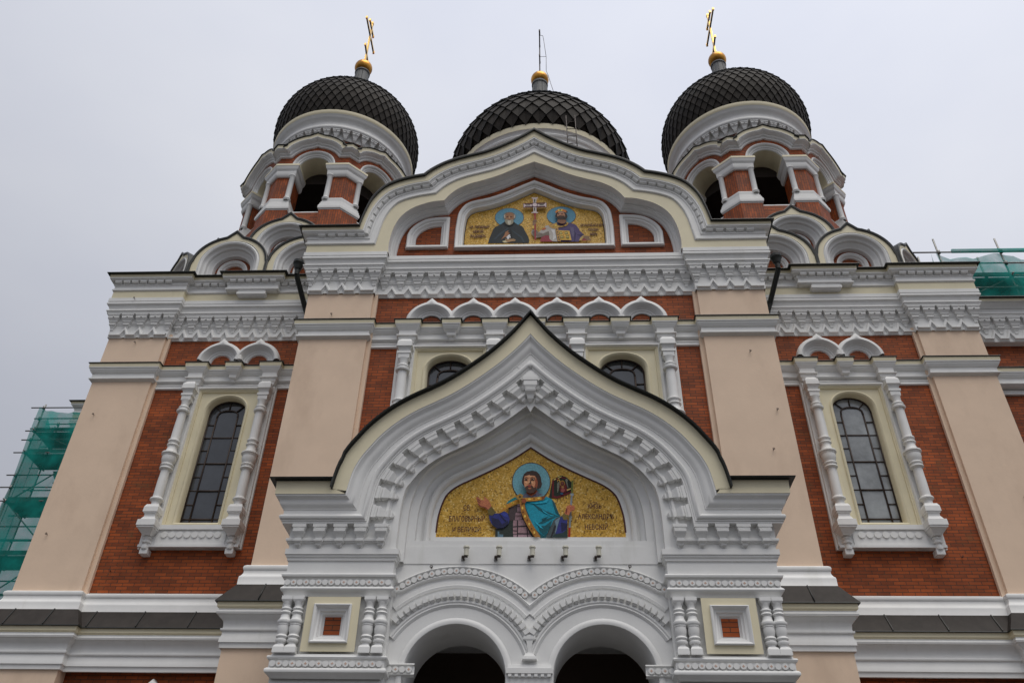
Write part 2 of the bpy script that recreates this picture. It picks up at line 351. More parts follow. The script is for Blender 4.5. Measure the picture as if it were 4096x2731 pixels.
PLINTH = [(.0, 8.30), (.06, 8.292), (.1, 8.262), (.110, 8.222), (.100, 8.180), (.088, 8.168), (.088, 8.125), (.098, 8.09), (.120, 8.05), (.140, 8.03), (.146, 8.00), (.146, 7.862), (.400, 7.460), (.404, 7.440), (.372, 7.442), (.360, 7.440), (.356, 7.352), (.318, 7.322), (.316, 7.296), (.340, 7.288), (.352, 7.255), (.340, 7.220), (.312, 7.212), (.300, 7.185), (.245, 7.150), (.218, 7.100), (.206, 7.010), (.210, 6.985), (.238, 6.975), (.242, 6.955), (.232, 6.935), (.205, 6.925), (.205, 6.845), (.225, 6.800), (.232, 6.720), (.212, 6.715), (.206, 6.690), (.205, 6.622), (.165, 6.618), (.160, 5.2)]
PLINTHM = [WHITE] * 11 + [SHEET, BLACK, BLACK, BLACK] + [CREAM] + [CREAM] + [WHITE] * 21 + [None]

def dentil_row(mb, T, L_, pitch=.226, z0=17.088, z1=17.005, w_=.158, o0=.345, o1=.300):
    n = max(1, int(round(L_ / pitch))); p = L_ / n
    for i in range(n):
        u = (i + .5) * p; ww = (p - .058) / 2
        mb.frus(lambda a, o, z: T(u + a, o, z), [(z0, ww, o0, .2), (z1 + .03, ww, o0 - .012, .2), (z1, ww, o1, .2)], WHITE)
def corbel(mb, T):
    """one pendant corbel; T maps (u,out,z)"""
    mb.frus(T, [(16.018, .168, .200), (15.985, .168, .196), (15.985, .158, .186), (15.955, .155, .180)], WHITE)
    for sg in (-1, 1):   # cup in two halves with the square hole between them
        mb.frus(lambda a, o, z: T(a + sg * .085, o, z), [(15.945, .060, .186), (15.90, .063, .184), (15.885, .058, .178)], WHITE)
    mb.frus(T, [(15.945, .146, .130), (15.885, .146, .130)], WHITE)
    mb.frus(T, [(15.945, .146, .186), (15.935, .148, .188), (15.925, .148, .187)], WHITE)
    mb.frus(T, [(15.885, .146, .182), (15.85, .128, .155), (15.815, .112, .135), (15.812, .112, .136), (15.79, .112, .134), (15.79, .1, .12), (15.765, .098, .118)], WHITE)
    mb.frus(T, [(15.735, .085, .128), (15.70, .087, .126), (15.665, .068, .098), (15.66, .058, .086), (15.625, .056, .082), (15.62, .045, .070), (15.56, .043, .064), (15.53, .026, .045)], WHITE)
def zigzag(mb, T, L_, n, fill, dark=None):
    p = L_ / n; path = [(0, 15.375)]
    for i in range(n):
        c_ = (i + 1) * p
        path += [(c_ - p * .5 - .105 + 0, 15.375)] if i == 0 else []
        path += [(c_ - p * .5 + .105, 15.375), (c_ - p * .5 + .0 + p * .5, 15.575)] if i < n - 1 else [(c_ - p * .5 + .105, 15.375)]
        if i < n - 1: path += [(c_ + p * .5 - .105, 15.375)]
    path += [(L_, 15.375)]
    q = [];
    for a in path:
        if not q or hypot(a[0] - q[-1][0], a[1] - q[-1][1]) > 1e-4: q.append(a)
    prof = [(-.055, .036), (-.045, .07), (-.02, .10), (.01, .098), (.022, .072), (.026, .055), (.045, .054), (.047, .040), (.068, .038), (.07, .0)]
    sweep(mb, q, prof, WHITE, T=T)
    if fill:
        for i in range(n - 1):
            c_ = (i + 1) * p; mb.poly([T(c_ - .085, .022, 15.30), T(c_ + .085, .022, 15.30), T(c_, .022, 15.445)], WHITE)
            mb.frus(lambda a, o, z: T(c_ + a, o, z), [(15.35, .03, .03), (15.30, .055, .032)], WHITE)
def frieze(mb, T, L_, n, fill, corners=False):
    """corbels and zigzag on one straight run of length L_"""
    p = L_ / n
    for i in range(n + 1 if corners else n): corbel(mb, lambda a, o, z: T((.01 + i * (L_ - .02) / n if corners else (i + .5) * p) + a, o, z))
    zigzag(mb, T, L_, n, fill)

cathedral = empty('cathedral', 'brick cathedral with white and cream mouldings, black scaled onion domes and gold mosaics', 'cathedral')
ZC = 1.0062
def Tz(T, k=ZC): return lambda u, o, z: T(u, o, 1.6 + (z - 1.6) * k)

# ================================================================== CENTRAL BAY
XP, XI, RW = 5.63, 4.0, .18
plan_c = [(-XP, 1.62), (-XP, 0), (-XI, 0), (-XI, RW), (XI, RW), (XI, 0), (XP, 0), (XP, 1.62)]
b = M()
b.box(-XP + .05, XP - .05, RW + .35, 9.5, 0, 17.0, BRICK)
b.holes(RW, [(-XP + .05, 0), (XP - .05, 0), (XP - .05, 17.0), (-XP + .05, 17.0)], [[(x - .6, 9.9), (x + .6, 9.9), (x + .6, 13.65), (x - .6, 13.65)] for x in (-1.98, 2.06)], BRICK)
for sg in (-1, 1): b.poly([(sg * (XP - .05), RW, 0), (sg * (XP - .05), RW + .35, 0), (sg * (XP - .05), RW + .35, 17.0), (sg * (XP - .05), RW, 17.0)], BRICK)
cw = b.build('brick_wall', cathedral)
for sg in (-1, 1):
    b = M(); x0, x1 = sorted((sg * XI, sg * XP))
    b.box(x0, x1, 0, RW + .02, 8.0, 15.5, BEIGE)
    xi = sg * XI; b.box(min(xi, xi - sg * .10), max(xi, xi - sg * .10), .09, RW + .02, 8.0, 15.5, BEIGE)
    b.box(sg * XP - .04 if sg > 0 else -XP + .0, sg * XP if sg > 0 else -XP + .04, RW, 3.0, 8.0, 15.5, BEIGE)
    x0b, x1b = sorted((sg * (XI - .16), sg * (XP + .16))); b.box(x0b, x1b, -.16, RW, 0, 6.62, BEIGE); b.box(sg * XP if sg > 0 else -XP - .16, sg * XP + .16 if sg > 0 else -XP, RW, 1.7, 0, 6.62, BEIGE)
    b.build('pilaster', cathedral)
# plinth
b = M(); hsweep(b, plan_c, PLINTH, PLINTHM); pl = b.build('plinth_moulding', cathedral)
for sg in (-1, 1):
    for x in (sg * 4.4, sg * 5.2):
        b = M(); b.tube((x, -.15, 7.87), (x, -.41, 7.47), .013, BLACK, 6); b.build('roof_seam', pl)
# belt course with window brackets
b = M(); hsweep(b, plan_c, zk(BELT, ZC), BELTM); bc = b.build('belt_course', cathedral)
b = M(); hsweep(b, [(-XI, RW), (XI, RW)], zk(UNDER, ZC), WHITE); b.build('belt_course', cathedral)
# horizontal white band, corbel frieze and zigzag
b = M(); hsweep(b, plan_c, zk(BAND, ZC), WHITE)
for sg in (-1, 1):
    frieze(b, Tz(lambda u, o, z, sg=sg: ((-XP if sg < 0 else XI) + u, -o, z)), XP - XI, 4, False, True)
frieze(b, Tz(lambda u, o, z: (-XI + u, RW - o, z)), 2 * XI, 19, True)
b.build('corbel_frieze', cathedral)
# gable: moulded cap that runs horizontally and then climbs over the stepped keel arch
l1 = crom([(-4.425, 17.30), (-4.395, 17.53), (-4.315, 17.93), (-4.15, 18.35), (-3.90, 18.69), (-3.57, 18.89), (-3.19, 19.02), (-2.865, 19.09)], 3)
l2 = crom([(-2.865, 19.09), (-2.66, 19.33), (-2.35, 19.57), (-2.03, 19.73), (-1.64, 19.87), (-1.25, 20.01), (-.855, 20.22), (-.46, 20.48), (-.19, 20.68), (0, 20.845)], 3)
base = 17.265
gp = sym([(-XP, base), (-4.43, base)] + l1[1:] + l2[1:])
prof = [(17.166 - z, o) for o, z in CAP[1:]]
prof = [(d_, o + .01) for d_, o in prof]
neg = [1.0 if (abs(p[0]) > 4.2 and p[1] < 17.9) else min(1.9, 1 + max(0, (p[1] - 17.9)) * .9) for p in gp]
b = M(); sweep(b, gp, prof, CAPM[1:], Y=0, ends=(XP, 4.0), neg=neg, ax=0)
# little blocks of the dentil row follow the moulding
half = [p for p in gp if p[0] <= 0]
dp = offset(half, .10)
hl = 0
for (a0, a1) in ((0, 1), (1, 1 + len(l1) - 1), (1 + len(l1) - 1, len(dp) - 1)):
    seg = dp[a0:a1 + 1]; LL = plen(seg); n = max(2, int(LL / .235))
    for i in range(n):
        c_, t_ = curve_at(seg, (i + .5) * LL / n)
        for sg in (-1, 1):
            nx, nz = t_[1], -t_[0]
            def TT(u, o, z, c_=c_, t_=t_, nx=nx, nz=nz, sg=sg): return (sg * (c_[0] + t_[0] * u + nx * -z), -o, c_[1] + t_[1] * u + nz * -z)
            b.frus(TT, [(.045, .092, .352, .2), (-.02, .092, .335, .2), (-.05, .092, .295, .2)], WHITE)
gb = b.build('gable_cornice', cathedral)
# roof sheet behind the gable line
b = M(); top = offset(gp, -.12); secs = [[(x, -.2, z) for x, z in top], [(x, 4.5, z) for x, z in top]]
b.loft(secs, SHEET); b.poly([(x, .7, z) for x, z in top] + [(XP, .7, 16.6), (-XP, .7, 16.6)], SHEET); b.build('roof', cathedral)
# cream field between cap and arch
mb_ = offset(gp, .39, 0)
inner_h = crom([(-3.72, 16.60), (-3.74, 16.93), (-3.675, 17.466), (-3.50, 17.93), (-3.18, 18.25), (-2.74, 18.44), (-2.409, 18.482)], 3) + crom([(-2.409, 18.482), (-2.29, 18.68), (-2.075, 18.92), (-1.74, 19.13), (-1.396, 19.256), (-.936, 19.46), (-.472, 19.74), (0, 19.98)], 3)[1:]
inner = sym(inner_h)
b = M(); O = -.232
outp = [(x, z) for x, z in mb_]
outp[0] = (-XP - .23, outp[0][1]); outp[-1] = (XP + .23, outp[-1][1])
b.poly([(x, O, z) for x, z in outp] + [(XP + .23, O, 16.62)] + [(x, O, z) for x, z in inner[::-1]] + [(-XP - .23, O, 16.62)], CREAM)
for sg in (-1, 1): b.poly([(sg * (XP + .23), O, 16.62), (sg * (XP + .23), 3.5, 16.62), (sg * (XP + .23), 3.5, outp[0][1] + .03), (sg * (XP + .23), O, outp[0][1] + .03)], CREAM)
b.build('gable_field', cathedral)
# arch reveal and mouldings
b = M(); sweep(b, inner, [(0, .232), (0, .03), (.012, .01), (.03, .02), (.05, .01), (.055, -.02), (.07, -.03), (.10, -.07), (.11, -.10), (.13, -.11), (.15, -.14), (.15, -.24)], WHITE, Y=0, ax=0)
b.build('gable_arch', cathedral)
TYMP = offset(inner, .14, 0)
# the quarter-round blind panels beside the mosaic
HOLES = []
for sg in (-1, 1):
    b = M(); o_ = [(-3.375, 17.06)] + crom([(-3.37, 17.56), (-3.31, 17.75), (-3.195, 17.92), (-3.05, 18.045), (-2.872, 18.145), (-2.60, 18.20), (-2.268, 18.205)], 2) + [(-2.26, 17.06)]
    pth = [(x * (1 if sg < 0 else -1), z) for x, z in o_]
    if sg > 0: pth = pth[::-1]
    HOLES.append(offset(pth + [pth[0]], .10)[:-1])
    sweep(b, pth, [(0, -.20), (0, -.125), (.03, -.09), (.07, -.10), (.10, -.125), (.105, -.15), (.15, -.16), (.17, -.20), (.22, -.23), (.225, -.29)], WHITE, Y=0, closed=True)
    b.poly([(x, .28, z) for x, z in offset(pth + [pth[0]], .18)[:-1]], BRICK); b.build('blind_panel', cathedral)
# upper mosaic
fo = [(-2.10, 17.01)] + crom([(-2.098, 17.735), (-2.065, 18.216), (-2.02, 18.42), (-1.914, 18.62), (-1.79, 18.73), (-1.631, 18.80), (-1.227, 18.915), (-.766, 19.135), (-.359, 19.38), (0, 19.583)], 3)
fo = sym(fo)
HOLES.append(offset(fo + [fo[0]], .12)[:-1])
b = M(); b.holes(.185, TYMP + [(TYMP[-1][0], 16.6), (TYMP[0][0], 16.6)], HOLES, BRICK); b.build('brick_tympanum', cathedral)
mos2 = M(); ip = [p for p in offset(fo + [fo[0]], .24, 0)[:-1]]
mos2.poly([(x, .32, z) for x, z in ip], MOSG)
m2 = mos2.build('mosaic', cathedral); m2['label'] = 'gold gable mosaic of two haloed half-length figures with a cross on a red staff between them'
b = M(); sweep(b, fo, [(0, -.20), (0, -.11), (.03, -.065), (.08, -.08), (.115, -.115), (.12, -.14), (.15, -.145), (.16, -.165), (.20, -.175), (.21, -.20), (.22, -.34)], WHITE, Y=0, closed=True, ax=0); b.build('mosaic_frame', m2)
def art(data, y0, name, parent):
    b = M()
    for k, (c_, p) in enumerate(data):
        pts = [(p[i], y0 - .0011 * k, p[i + 1]) for i in range(0, len(p), 2)]
        b.poly(pts, ART, col=tuple(c_))
    b.build(name, parent)
ART1=[((0.07,0.02,0.026),[0.345,8.689,0.341,8.64,0.332,8.591,0.318,8.545,0.298,8.501,0.274,8.46,0.245,8.424,0.212,8.392,0.176,8.365,0.137,8.344,0.096,8.328,0.054,8.319,0.011,8.316,-0.032,8.319,-0.074,8.329,-0.115,8.344,-0.155,8.366,-0.191,8.393,-0.224,8.425,-0.253,8.461,-0.278,8.502,-0.298,8.546,-0.313,8.593,-0.322,8.641,-0.326,8.691,-0.324,8.741,-0.316,8.79,-0.303,8.837,-0.284,8.882,-0.26,8.924,-0.231,8.963,-0.198,8.996,-0.162,9.024,-0.122,9.047,-0.08,9.063,-0.036,9.073,0.008,9.076,0.053,9.073,0.096,9.062,0.138,9.046,0.178,9.023,0.215,8.995,0.248,8.961,0.277,8.923,0.301,8.881,0.32,8.835,0.334,8.788,0.342,8.739]),
((0.198,0.459,0.53),[0.333,8.689,0.33,8.641,0.322,8.595,0.308,8.55,0.289,8.507,0.265,8.468,0.237,8.433,0.206,8.402,0.171,8.376,0.133,8.355,0.094,8.34,0.053,8.331,0.011,8.328,-0.031,8.331,-0.072,8.34,-0.111,8.355,-0.149,8.376,-0.184,8.402,-0.216,8.433,-0.244,8.469,-0.268,8.508,-0.288,8.551,-0.302,8.596,-0.311,8.643,-0.315,8.691,-0.313,8.739,-0.305,8.786,-0.292,8.832,-0.274,8.876,-0.251,8.917,-0.223,8.954,-0.191,8.986,-0.156,9.013,-0.117,9.035,-0.077,9.051,-0.035,9.06,0.008,9.063,0.051,9.06,0.093,9.05,0.134,9.034,0.173,9.012,0.208,8.985,0.24,8.952,0.268,8.915,0.292,8.874,0.31,8.831,0.323,8.785,0.331,8.737]),
((0.018,0.027,0.017),[0.382,8.745,0.538,8.82,0.627,8.782,0.724,8.67,0.706,8.479,0.553,8.425,0.443,8.377,0.372,8.389,0.312,8.365,0.347,8.56]),
((0.151,0.011,0.016),[0.372,8.708,0.406,8.733,0.4,8.425,0.455,8.413,0.698,8.516,0.697,8.48,0.454,8.371,0.367,8.395]),
((0.151,0.011,0.016),[0.387,8.739,0.527,8.795,0.615,8.769,0.609,8.745,0.526,8.767,0.403,8.708]),
((0.85,0.752,0.198),[0.398,8.733,0.437,8.757,0.443,8.745,0.409,8.723]),
((0.85,0.752,0.198),[0.471,8.767,0.538,8.801,0.538,8.788,0.482,8.757]),
((0.707,0.406,0.059),[0.513,8.707,0.51,8.693,0.503,8.682,0.492,8.676,0.48,8.676,0.47,8.682,0.462,8.694,0.46,8.708,0.463,8.722,0.47,8.733,0.481,8.739,0.493,8.739,0.504,8.733,0.511,8.721]),
((0.041,0.026,0.02),[0.499,8.701,0.496,8.691,0.491,8.684,0.483,8.681,0.475,8.684,0.47,8.691,0.468,8.701,0.47,8.711,0.476,8.719,0.483,8.721,0.491,8.719,0.497,8.711]),
((0.219,0.219,0.166),[0.458,8.658,0.503,8.695,0.496,8.596,0.472,8.486,0.461,8.486]),
((0.158,0.016,0.018),[0.505,8.51,0.496,8.609,0.525,8.676,0.559,8.707,0.597,8.67,0.623,8.608,0.637,8.51,0.576,8.474]),
((0.406,0.219,0.041),[0.595,8.66,0.592,8.641,0.584,8.624,0.571,8.611,0.556,8.604,0.54,8.604,0.525,8.611,0.513,8.624,0.505,8.641,0.502,8.66,0.505,8.68,0.514,8.697,0.526,8.71,0.542,8.716,0.558,8.716,0.573,8.71,0.585,8.697,0.593,8.68]),
((0.124,0.016,0.02),[0.584,8.653,0.58,8.633,0.571,8.618,0.557,8.61,0.543,8.61,0.53,8.618,0.521,8.634,0.518,8.653,0.521,8.672,0.531,8.688,0.544,8.696,0.559,8.696,0.572,8.688,0.581,8.672]),
((0.198,0.07,0.041),[0.569,8.663,0.566,8.65,0.559,8.641,0.549,8.638,0.54,8.641,0.533,8.65,0.531,8.663,0.534,8.675,0.541,8.684,0.55,8.688,0.56,8.684,0.566,8.675]),
((0.406,0.219,0.041),[0.578,8.581,0.576,8.57,0.569,8.56,0.559,8.555,0.548,8.555,0.538,8.56,0.532,8.57,0.53,8.581,0.532,8.593,0.539,8.603,0.549,8.608,0.56,8.608,0.569,8.602,0.576,8.593]),
((0.473,0.177,0.095),[0.568,8.579,0.566,8.57,0.561,8.564,0.554,8.562,0.546,8.564,0.541,8.57,0.54,8.579,0.542,8.588,0.547,8.594,0.554,8.596,0.561,8.594,0.566,8.587]),
((0.346,0.082,0.075),[0.519,8.492,0.528,8.547,0.556,8.562,0.589,8.547,0.593,8.516,0.565,8.483]),
((0.033,0.095,0.177),[0.51,8.48,0.565,8.476,0.553,8.437,0.515,8.437]),
((0.242,0.242,0.189),[0.647,8.713,0.644,8.698,0.636,8.688,0.624,8.684,0.613,8.688,0.606,8.699,0.603,8.713,0.606,8.728,0.615,8.739,0.626,8.743,0.637,8.739,0.645,8.728]),
((0.198,0.198,0.158),[0.608,8.682,0.636,8.695,0.653,8.559,0.642,8.559]),
((0.752,0.473,0.158),[0.621,8.535,0.693,8.559,0.693,8.541,0.632,8.508]),
((0.095,0.041,0.02),[0.459,8.377,0.47,8.377,0.468,8.304,0.459,8.304]),
((0.095,0.041,0.02),[0.503,8.386,0.514,8.386,0.512,8.314,0.503,8.314]),
((0.095,0.041,0.02),[0.556,8.403,0.567,8.403,0.565,8.331,0.556,8.331]),
((0.095,0.041,0.02),[0.602,8.425,0.613,8.425,0.611,8.352,0.602,8.352]),
((0.095,0.041,0.02),[0.652,8.449,0.663,8.449,0.66,8.376,0.652,8.376]),
((0.177,0.198,0.041),[0.711,8.707,0.744,8.701,0.725,8.455,0.694,8.455]),
((0.281,0.323,0.358),[0.694,8.455,0.725,8.455,0.672,7.822,0.64,7.822]),
((0.473,0.026,0.02),[0.64,7.822,0.672,7.822,0.661,7.621,0.625,7.621]),
((0.346,0.394,0.419),[0.68,8.455,0.74,8.455,0.741,8.419,0.722,8.407,0.69,8.413]),
((0.335,0.37,0.346),[0.645,8.041,0.702,8.033,0.704,8.002,0.685,7.984,0.7,7.955,0.646,7.955,0.661,7.984,0.64,8.008]),
((0.03,0.039,0.033),[-0.374,8.174,-0.212,8.257,-0.081,8.221,0.051,7.621,-0.587,7.621,-0.587,7.799,-0.442,7.81,-0.371,7.997]),
((0.124,0.219,0.281),[-0.548,7.753,-0.521,7.747,-0.52,7.701,-0.45,7.695,-0.459,7.621,-0.544,7.621]),
((0.075,0.053,0.057),[-0.374,8.174,-0.223,8.251,-0.243,8.102,-0.273,7.961,-0.359,7.938,-0.361,8.055]),
((0.335,0.206,0.232),[-0.223,8.257,-0.177,8.251,-0.156,8.102,-0.138,7.973,-0.208,7.961,-0.262,7.961,-0.253,8.079,-0.227,8.102]),
((0.358,0.219,0.242),[-0.289,7.95,-0.122,7.961,-0.078,7.868,-0.089,7.839,-0.293,7.839]),
((0.376,0.232,0.251),[-0.292,7.822,-0.057,7.833,-0.013,7.707,-0.29,7.707]),
((0.406,0.266,0.302),[-0.285,7.695,-0.008,7.695,0.056,7.621,-0.284,7.621]),
((0.036,0.025,0.03),[-0.23,7.95,-0.208,7.95,-0.206,7.621,-0.223,7.621]),
((0.036,0.025,0.03),[-0.293,7.841,-0.068,7.857,-0.062,7.833,-0.292,7.824]),
((0.036,0.025,0.03),[-0.291,7.77,-0.225,7.764,-0.225,7.75,-0.291,7.755]),
((0.036,0.025,0.03),[-0.207,7.718,-0.024,7.713,-0.018,7.698,-0.207,7.7]),
((0.036,0.025,0.03),[-0.067,7.833,-0.055,7.833,-0.034,7.621,-0.05,7.621]),
((0.036,0.025,0.03),[-0.225,8.215,-0.177,8.212,-0.177,8.2,-0.225,8.204]),
((0.036,0.025,0.03),[-0.232,8.108,-0.161,8.105,-0.16,8.093,-0.232,8.095]),
((0.036,0.025,0.03),[-0.253,8.038,-0.15,8.034,-0.149,8.022,-0.252,8.025]),
((0.033,0.039,0.198),[-0.708,8.056,-0.611,8.073,-0.524,8.073,-0.449,8.115,-0.383,8.073,-0.349,7.973,-0.369,7.88,-0.453,7.804,-0.56,7.796,-0.637,7.857,-0.688,7.95]),
((0.018,0.02,0.066),[-0.663,7.997,-0.532,7.961,-0.476,7.868,-0.38,7.938,-0.369,7.88,-0.453,7.804,-0.56,7.796,-0.637,7.857]),
((0.041,0.059,0.318),[-0.513,8.067,-0.449,8.097,-0.394,8.061,-0.371,7.997,-0.436,8.008]),
((0.014,0.016,0.049),[-0.524,8.061,-0.507,8.055,-0.446,7.973,-0.402,7.938,-0.423,7.92,-0.484,7.985]),
((0.141,0.109,0.033),[-0.736,8.147,-0.663,8.201,-0.604,8.113,-0.577,8.096,-0.647,8.03,-0.704,8.041]),
((0.56,0.189,0.09),[-0.939,8.375,-0.912,8.379,-0.884,8.361,-0.843,8.324,-0.785,8.317,-0.806,8.372,-0.791,8.378,-0.759,8.358,-0.717,8.317,-0.685,8.255,-0.663,8.201,-0.72,8.14,-0.753,8.184,-0.843,8.208,-0.898,8.261,-0.926,8.329]),
((0.242,0.059,0.036),[-0.898,8.261,-0.843,8.208,-0.753,8.184,-0.72,8.14,-0.735,8.137,-0.783,8.174,-0.853,8.191,-0.902,8.239]),
((0.219,0.059,0.036),[-0.906,8.351,-0.842,8.286,-0.846,8.278,-0.914,8.338]),
((0.219,0.059,0.036),[-0.916,8.32,-0.851,8.261,-0.857,8.252,-0.918,8.303]),
((0.012,0.232,0.251),[-0.419,8.236,-0.377,8.3,-0.301,8.354,-0.192,8.4,-0.148,8.378,-0.246,8.305,-0.354,8.257]),
((0.545,0.251,0.03),[-0.53,8.07,-0.472,8.164,-0.408,8.234,-0.246,8.323,-0.191,8.329,-0.191,8.287,-0.299,8.227,-0.374,8.171,-0.471,8.109]),
((0.85,0.583,0.07),[-0.279,8.263,-0.282,8.255,-0.292,8.249,-0.305,8.247,-0.318,8.249,-0.328,8.255,-0.331,8.263,-0.328,8.272,-0.319,8.278,-0.305,8.28,-0.292,8.278,-0.283,8.272]),
((0.85,0.583,0.07),[-0.417,8.192,-0.419,8.185,-0.426,8.179,-0.434,8.177,-0.443,8.179,-0.45,8.185,-0.452,8.192,-0.45,8.199,-0.444,8.204,-0.435,8.206,-0.426,8.204,-0.42,8.199]),
((0.158,0.07,0.015),[-0.292,8.262,-0.296,8.256,-0.305,8.254,-0.314,8.256,-0.318,8.262,-0.315,8.268,-0.305,8.271,-0.296,8.268]),
((0.012,0.312,0.432),[-0.092,8.233,-0.082,8.287,0.082,8.293,0.224,8.317,0.263,8.379,0.312,8.359,0.366,8.326,0.404,8.278,0.435,8.191,0.471,8.084,0.508,8.008,0.427,7.979,0.378,7.909,0.328,7.81,0.285,7.707,0.258,7.62,0.168,7.62,0.093,7.724,0.018,7.868,-0.036,7.996,-0.075,8.114]),
((0.007,0.1,0.124),[0.017,8.263,0.137,8.185,0.245,8.114,0.46,8.02,0.508,8.008,0.416,7.996,0.266,8.049,0.136,8.126]),
((0.007,0.1,0.124),[0.115,7.866,0.222,7.944,0.362,7.996,0.416,7.99,0.34,7.949,0.222,7.88]),
((0.007,0.1,0.124),[-0.036,7.996,0.018,7.891,0.093,7.764,0.221,7.661,0.285,7.718,0.258,7.62,0.168,7.62,0.072,7.753,0.007,7.88]),
((0.007,0.1,0.124),[0.125,7.833,0.243,7.833,0.362,7.938,0.328,7.81,0.285,7.73,0.221,7.673,0.157,7.741]),
((0.007,0.1,0.124),[0.366,8.317,0.404,8.278,0.435,8.191,0.471,8.084,0.503,8.014,0.428,8.067,0.392,8.197]),
((0.007,0.1,0.124),[-0.081,8.174,-0.015,8.008,-0.036,7.996,-0.075,8.114]),
((0.007,0.1,0.124),[0.19,7.961,0.309,8.008,0.244,7.955,0.201,7.926]),
((0.025,0.439,0.607),[0.061,7.938,0.136,7.868,0.221,7.776,0.168,7.799,0.093,7.88]),
((0.025,0.439,0.607),[0.191,8.138,0.309,8.043,0.438,8.008,0.352,8.014,0.223,8.079]),
((0.025,0.439,0.607),[-0.038,8.257,0.224,8.299,0.311,8.329,0.278,8.257,0.093,8.233]),
((0.075,0.1,0.106),[0.258,7.62,0.328,7.787,0.383,7.926,0.437,7.979,0.535,8.014,0.496,7.938,0.457,7.822,0.401,7.673,0.358,7.62]),
((0.198,0.291,0.358),[0.41,7.92,0.502,7.99,0.451,7.822,0.434,7.707,0.412,7.701,0.433,7.822]),
((0.027,0.025,0.03),[0.404,7.845,0.43,7.822,0.402,7.73,0.348,7.62,0.332,7.62]),
((0.036,0.042,0.219),[0.496,7.961,0.535,8.008,0.619,7.949,0.616,7.776,0.54,7.707,0.412,7.673,0.457,7.822]),
((0.025,0.049,0.049),[0.353,7.62,0.401,7.678,0.54,7.707,0.616,7.776,0.618,7.621]),
((0.018,0.018,0.075),[0.511,7.891,0.618,7.868,0.616,7.776,0.519,7.718]),
((0.189,0.137,0.036),[0.529,8.014,0.574,8.066,0.634,8.019,0.603,7.932,0.555,7.938]),
((0.607,0.189,0.09),[0.596,8.12,0.614,8.185,0.669,8.218,0.706,8.203,0.749,8.191,0.751,8.149,0.736,8.108,0.676,8.088,0.653,8.025,0.6,8.029,0.573,8.061]),
((0.198,0.041,0.026),[0.667,8.163,0.748,8.159,0.748,8.153,0.667,8.155]),
((0.198,0.041,0.026),[0.667,8.125,0.74,8.119,0.737,8.114,0.666,8.117]),
((0.198,0.041,0.026),[0.596,8.12,0.619,8.161,0.623,8.102,0.605,8.043,0.595,8.055]),
((0.335,0.084,0.033),[-0.072,8.463,0.104,8.493,0.137,8.456,0.109,8.408,0.027,8.371,-0.038,8.378,-0.069,8.414]),
((0.112,0.106,0.158),[-0.148,8.347,-0.105,8.414,-0.077,8.429,-0.039,8.402,0.016,8.37,0.093,8.426,0.126,8.484,0.14,8.426,0.214,8.404,0.093,8.359,-0.038,8.353]),
((0.053,0.046,0.07),[-0.039,8.399,0.016,8.368,0.093,8.42,0.098,8.389,0.016,8.353,-0.038,8.371]),
((0.607,0.281,0.036),[-0.142,8.339,0.027,8.346,0.191,8.363,0.263,8.379,0.233,8.314,0.093,8.283,-0.06,8.275,-0.125,8.287]),
((0.85,0.664,0.158),[0.008,8.315,0.005,8.307,-0.004,8.302,-0.016,8.3,-0.028,8.302,-0.037,8.308,-0.04,8.315,-0.037,8.322,-0.028,8.327,-0.016,8.329,-0.004,8.327,0.005,8.322]),
((0.85,0.664,0.158),[0.166,8.334,0.163,8.327,0.154,8.321,0.142,8.319,0.13,8.321,0.121,8.327,0.118,8.334,0.121,8.341,0.13,8.346,0.142,8.348,0.154,8.346,0.163,8.341]),
((0.242,0.09,0.018),[0.076,8.323,0.073,8.315,0.065,8.309,0.056,8.309,0.048,8.315,0.045,8.323,0.048,8.332,0.056,8.337,0.065,8.337,0.073,8.332]),
((0.242,0.07,0.018),[0.186,8.363,0.263,8.379,0.233,8.314,0.191,8.305]),
((0.419,0.181,0.027),[-0.185,8.275,-0.101,8.233,-0.08,8.114,-0.025,7.973,0.05,7.822,0.173,7.62,0.074,7.62,-0.024,7.77,-0.1,7.92,-0.156,8.073]),
((0.85,0.583,0.109),[-0.119,8.15,-0.121,8.137,-0.126,8.127,-0.135,8.124,-0.143,8.127,-0.149,8.137,-0.151,8.15,-0.149,8.163,-0.143,8.172,-0.135,8.176,-0.127,8.172,-0.121,8.163]),
((0.85,0.583,0.109),[-0.076,7.996,-0.078,7.983,-0.084,7.974,-0.092,7.971,-0.1,7.974,-0.106,7.983,-0.108,7.996,-0.106,8.009,-0.101,8.019,-0.093,8.022,-0.084,8.019,-0.078,8.009]),
((0.85,0.583,0.109),[-0.003,7.851,-0.005,7.838,-0.011,7.829,-0.019,7.825,-0.027,7.829,-0.033,7.838,-0.035,7.851,-0.033,7.863,-0.027,7.873,-0.019,7.876,-0.011,7.873,-0.005,7.863]),
((0.85,0.583,0.109),[0.083,7.701,0.081,7.689,0.075,7.679,0.067,7.676,0.059,7.679,0.053,7.689,0.051,7.701,0.053,7.714,0.059,7.723,0.067,7.726,0.075,7.723,0.08,7.714]),
((0.141,0.046,0.012),[-0.128,8.221,-0.13,8.213,-0.137,8.208,-0.145,8.208,-0.151,8.213,-0.154,8.221,-0.152,8.23,-0.145,8.235,-0.137,8.235,-0.13,8.23]),
((0.141,0.046,0.012),[-0.11,8.073,-0.113,8.065,-0.119,8.059,-0.127,8.059,-0.134,8.065,-0.136,8.073,-0.134,8.081,-0.127,8.086,-0.119,8.086,-0.113,8.081]),
((0.141,0.046,0.012),[-0.039,7.926,-0.041,7.918,-0.048,7.913,-0.056,7.913,-0.062,7.918,-0.065,7.926,-0.062,7.934,-0.056,7.94,-0.048,7.94,-0.042,7.934]),
